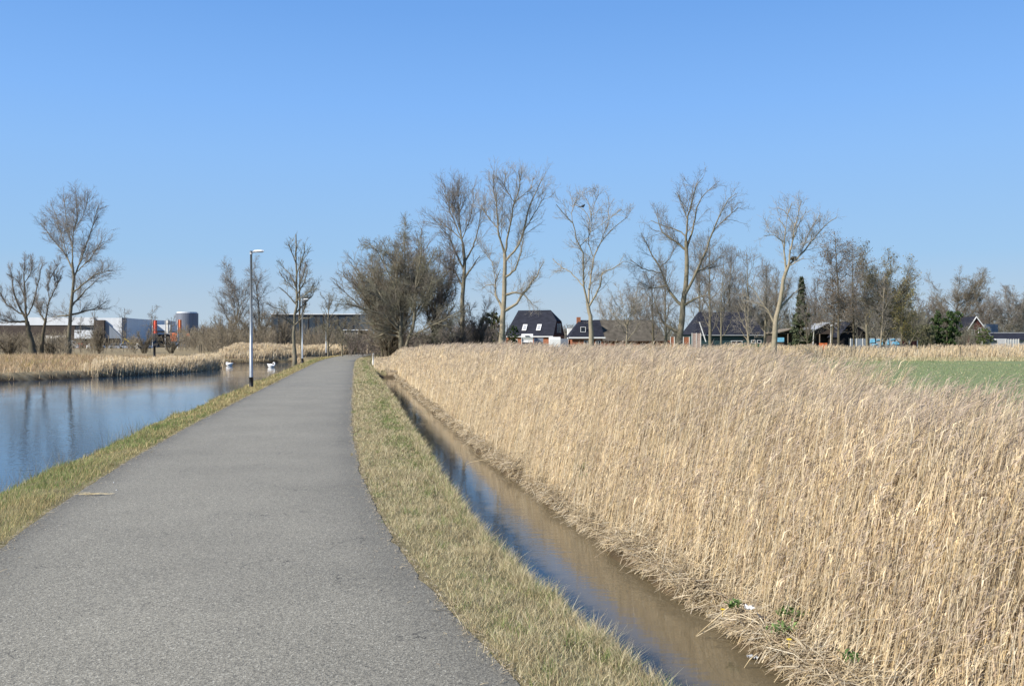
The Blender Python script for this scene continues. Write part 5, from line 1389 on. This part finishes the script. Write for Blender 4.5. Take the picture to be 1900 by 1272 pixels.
# crumpled paper
g = G(1390, 1143, -.36); rng = np.random.default_rng(3)
P = g + np.stack([np.linspace(-.03, .032, 7)[None, :].repeat(6, 0), np.linspace(-.02, .02, 6)[:, None].repeat(7, 1), np.zeros((6, 7))], 2) + rng.normal(0, .0085, (6, 7, 3)) + np.array([0, 0, .07])
idx = np.arange(42).reshape(6, 7); Q = np.stack([idx[:-1, :-1], idx[:-1, 1:], idx[1:, 1:], idx[1:, :-1]], 2).reshape(-1, 4)
o = mk("crumpled_paper", np.concatenate([P.reshape(-1, 3), P.reshape(-1, 3) - np.array([0, 0, .004])]), np.concatenate([Q, Q[:, ::-1] + 42]), None, m_white); rebase(o, g); tag(o, "crumpled scrap of white paper on the reed litter by the ditch", "litter")
g = G(1395, 1222, WZ)
P = g + np.stack([np.linspace(-.035, .035, 7)[None, :].repeat(5, 0), np.linspace(-.022, .022, 5)[:, None].repeat(7, 1), np.zeros((5, 7))], 2) + rng.normal(0, .006, (5, 7, 3)) + np.array([0, 0, .02])
idx = np.arange(35).reshape(5, 7); Q = np.stack([idx[:-1, :-1], idx[:-1, 1:], idx[1:, 1:], idx[1:, :-1]], 2).reshape(-1, 4)
o = mk("plastic_scrap", np.concatenate([P.reshape(-1, 3), P.reshape(-1, 3) - np.array([0, 0, .004])]), np.concatenate([Q, Q[:, ::-1] + 35]), None, m_greyp); rebase(o, g); tag(o, "grey plastic scrap floating at the ditch edge", "litter")

# green plants on the bank, with a few yellow flowers
def plant(px, py, z, r, n, label, size=.03, flowers=(), up=.8):
    g = G(px, py, z); rng = np.random.default_rng(int(px + py)); e_ = empty("weed_plant", g, label, "plant")
    a = rng.random(n) * 6.283; rad = r * np.sqrt(rng.random(n)); B = g + np.stack([np.cos(a) * rad, np.sin(a) * rad * .8, rng.random(n) * .05 - .02], 1)
    L_ = size * (1.2 + 1.6 * rng.random(n)); az = rng.random(n) * 6.283
    D = np.stack([np.cos(az) * .6, np.sin(az) * .6, np.full(n, up)], 1); D2 = np.stack([np.cos(az), np.sin(az), np.full(n, up * .2)], 1)
    P1 = B + D * L_[:, None] * .6; P2 = P1 + D2 * L_[:, None] * .6
    sd_ = np.stack([-np.sin(az), np.cos(az), np.zeros(n)], 1); ww = L_ * .22
    V, Q = strips(np.stack([B, P1, P2], 1), np.stack([ww * .3, ww, ww * .1], 1), sd_)
    c_ = np.array([(.13, .21, .06), (.17, .26, .08), (.10, .17, .05)])[rng.integers(0, 3, n)] * (.7 + .6 * rng.random((n, 1)))
    mk("leaves", V, Q, None, m_blade, e_, False, np.repeat(c_, 6, 0))
    for (fx, fy) in flowers:
        q = G(fx, fy, z + .06); A = Acc()
        for k_ in range(8):
            an = k_ * .785; A.extr([q, q + np.array([math.cos(an - .3) * .017, math.sin(an - .3) * .017, .006]), q + np.array([math.cos(an + .3) * .017, math.sin(an + .3) * .017, .006])], (0, 0, .002))
        A.cyl(q - np.array([0, 0, .05]), q, .0012, .0012, 5)
        A.build("flower", m_yellow, e_)
plant(1293, 976, -.28, .05, 45, "bright green grass tuft high in the reed litter", .045, up=1.3)
plant(1362, 1124, -.38, .045, 60, "small leafy weed beside the white paper scrap", .018, [(1341, 1131)])
plant(1478, 1140, -.32, .13, 150, "large leafy green weed among the standing reeds", .02, [(1464, 1187)])
plant(1448, 1168, -.36, .10, 70, "low spreading green weed left of the large leafy weed", .016)
plant(1578, 1224, -.33, .05, 26, "faint green tuft near the bottom of the reed bank", .018, up=1.2)
plant(1087, 884, -.22, .10, 90, "green tuft in the reeds above the middle of the ditch", .06, up=1.4)

# bent reed stems over the water and straw on the path
def stem(name, pts, r, label, cat="reed stem"):
    q, ln = resample(pts, 16); V, Q = tubes(q[None], np.linspace(r, r * .4, 16)[None], 5)
    o = mk(name, V, Q, None, m_reed, None, True, np.tile(np.array([.58, .47, .29]), (len(V), 1))); rebase(o, q[0]); tag(o, label, cat)
b0 = G(985, 842, -.35); b1 = G(920, 848, -.15); b2 = G(866, 858, -.3)
stem("reed_stem", [b0, (b0 + b1) / 2 + np.array([0, 0, .06]), b1, b2, G(862, 872, WZ)], .005, "long bent reed stem arching over the ditch water")
stem("reed_stem", [G(1352, 1126, -.33), G(1322, 1152, -.42), G(1291, 1179, WZ + .01)], .006, "broken straight reed stem dipping into the ditch near the paper")
stem("reed_stem", [G(1404, 1212, -.5), G(1392, 1222, -.52), G(1381, 1238, WZ)], .006, "short broken stem at the water edge by the grey scrap")
n = 34; g = G(172, 917, .012); rng = np.random.default_rng(9)
B = g + np.stack([rng.normal(0, .075, n), rng.normal(0, .022, n), rng.random(n) * .015 + .002], 1); az = rng.normal(.12, .25, n); L_ = .04 + .10 * rng.random(n)
D = np.stack([np.cos(az), np.sin(az), np.zeros(n)], 1) * L_[:, None]
V, Q = strips(np.stack([B - D / 2, B, B + D / 2], 1), np.full((n, 3), .0028), np.stack([-np.sin(az), np.cos(az), np.full(n, .3)], 1))
o = mk("straw_bundle", V, Q, None, m_reed, None, False, np.tile(np.array([.62, .50, .27]), (len(V), 1))); rebase(o, g); tag(o, "small flat wisp of yellow straw on the left path edge", "straw")
for (px, py, lb) in ((211, 895, "tiny white pebble on the path near the left verge"), (216, 909, "white pebble on the path beside the straw wisp")):
    g = G(px, py, .006); rng = np.random.default_rng(px); n_ = 8; an = np.arange(n_) * .785
    V = [g + np.array([0, 0, .010])] + [g + np.array([math.cos(a) * .008, math.sin(a) * .007, .005]) for a in an] + [g + np.array([math.cos(a) * .006, math.sin(a) * .005, 0]) for a in an]
    T_ = [[0, 1 + i, 1 + (i + 1) % n_] for i in range(n_)]; Q = [[1 + i, 9 + i, 9 + (i + 1) % n_, 1 + (i + 1) % n_] for i in range(n_)]
    o = mk("pebble", V, Q, T_, m_white, None, True); rebase(o, g); tag(o, lb, "pebble")
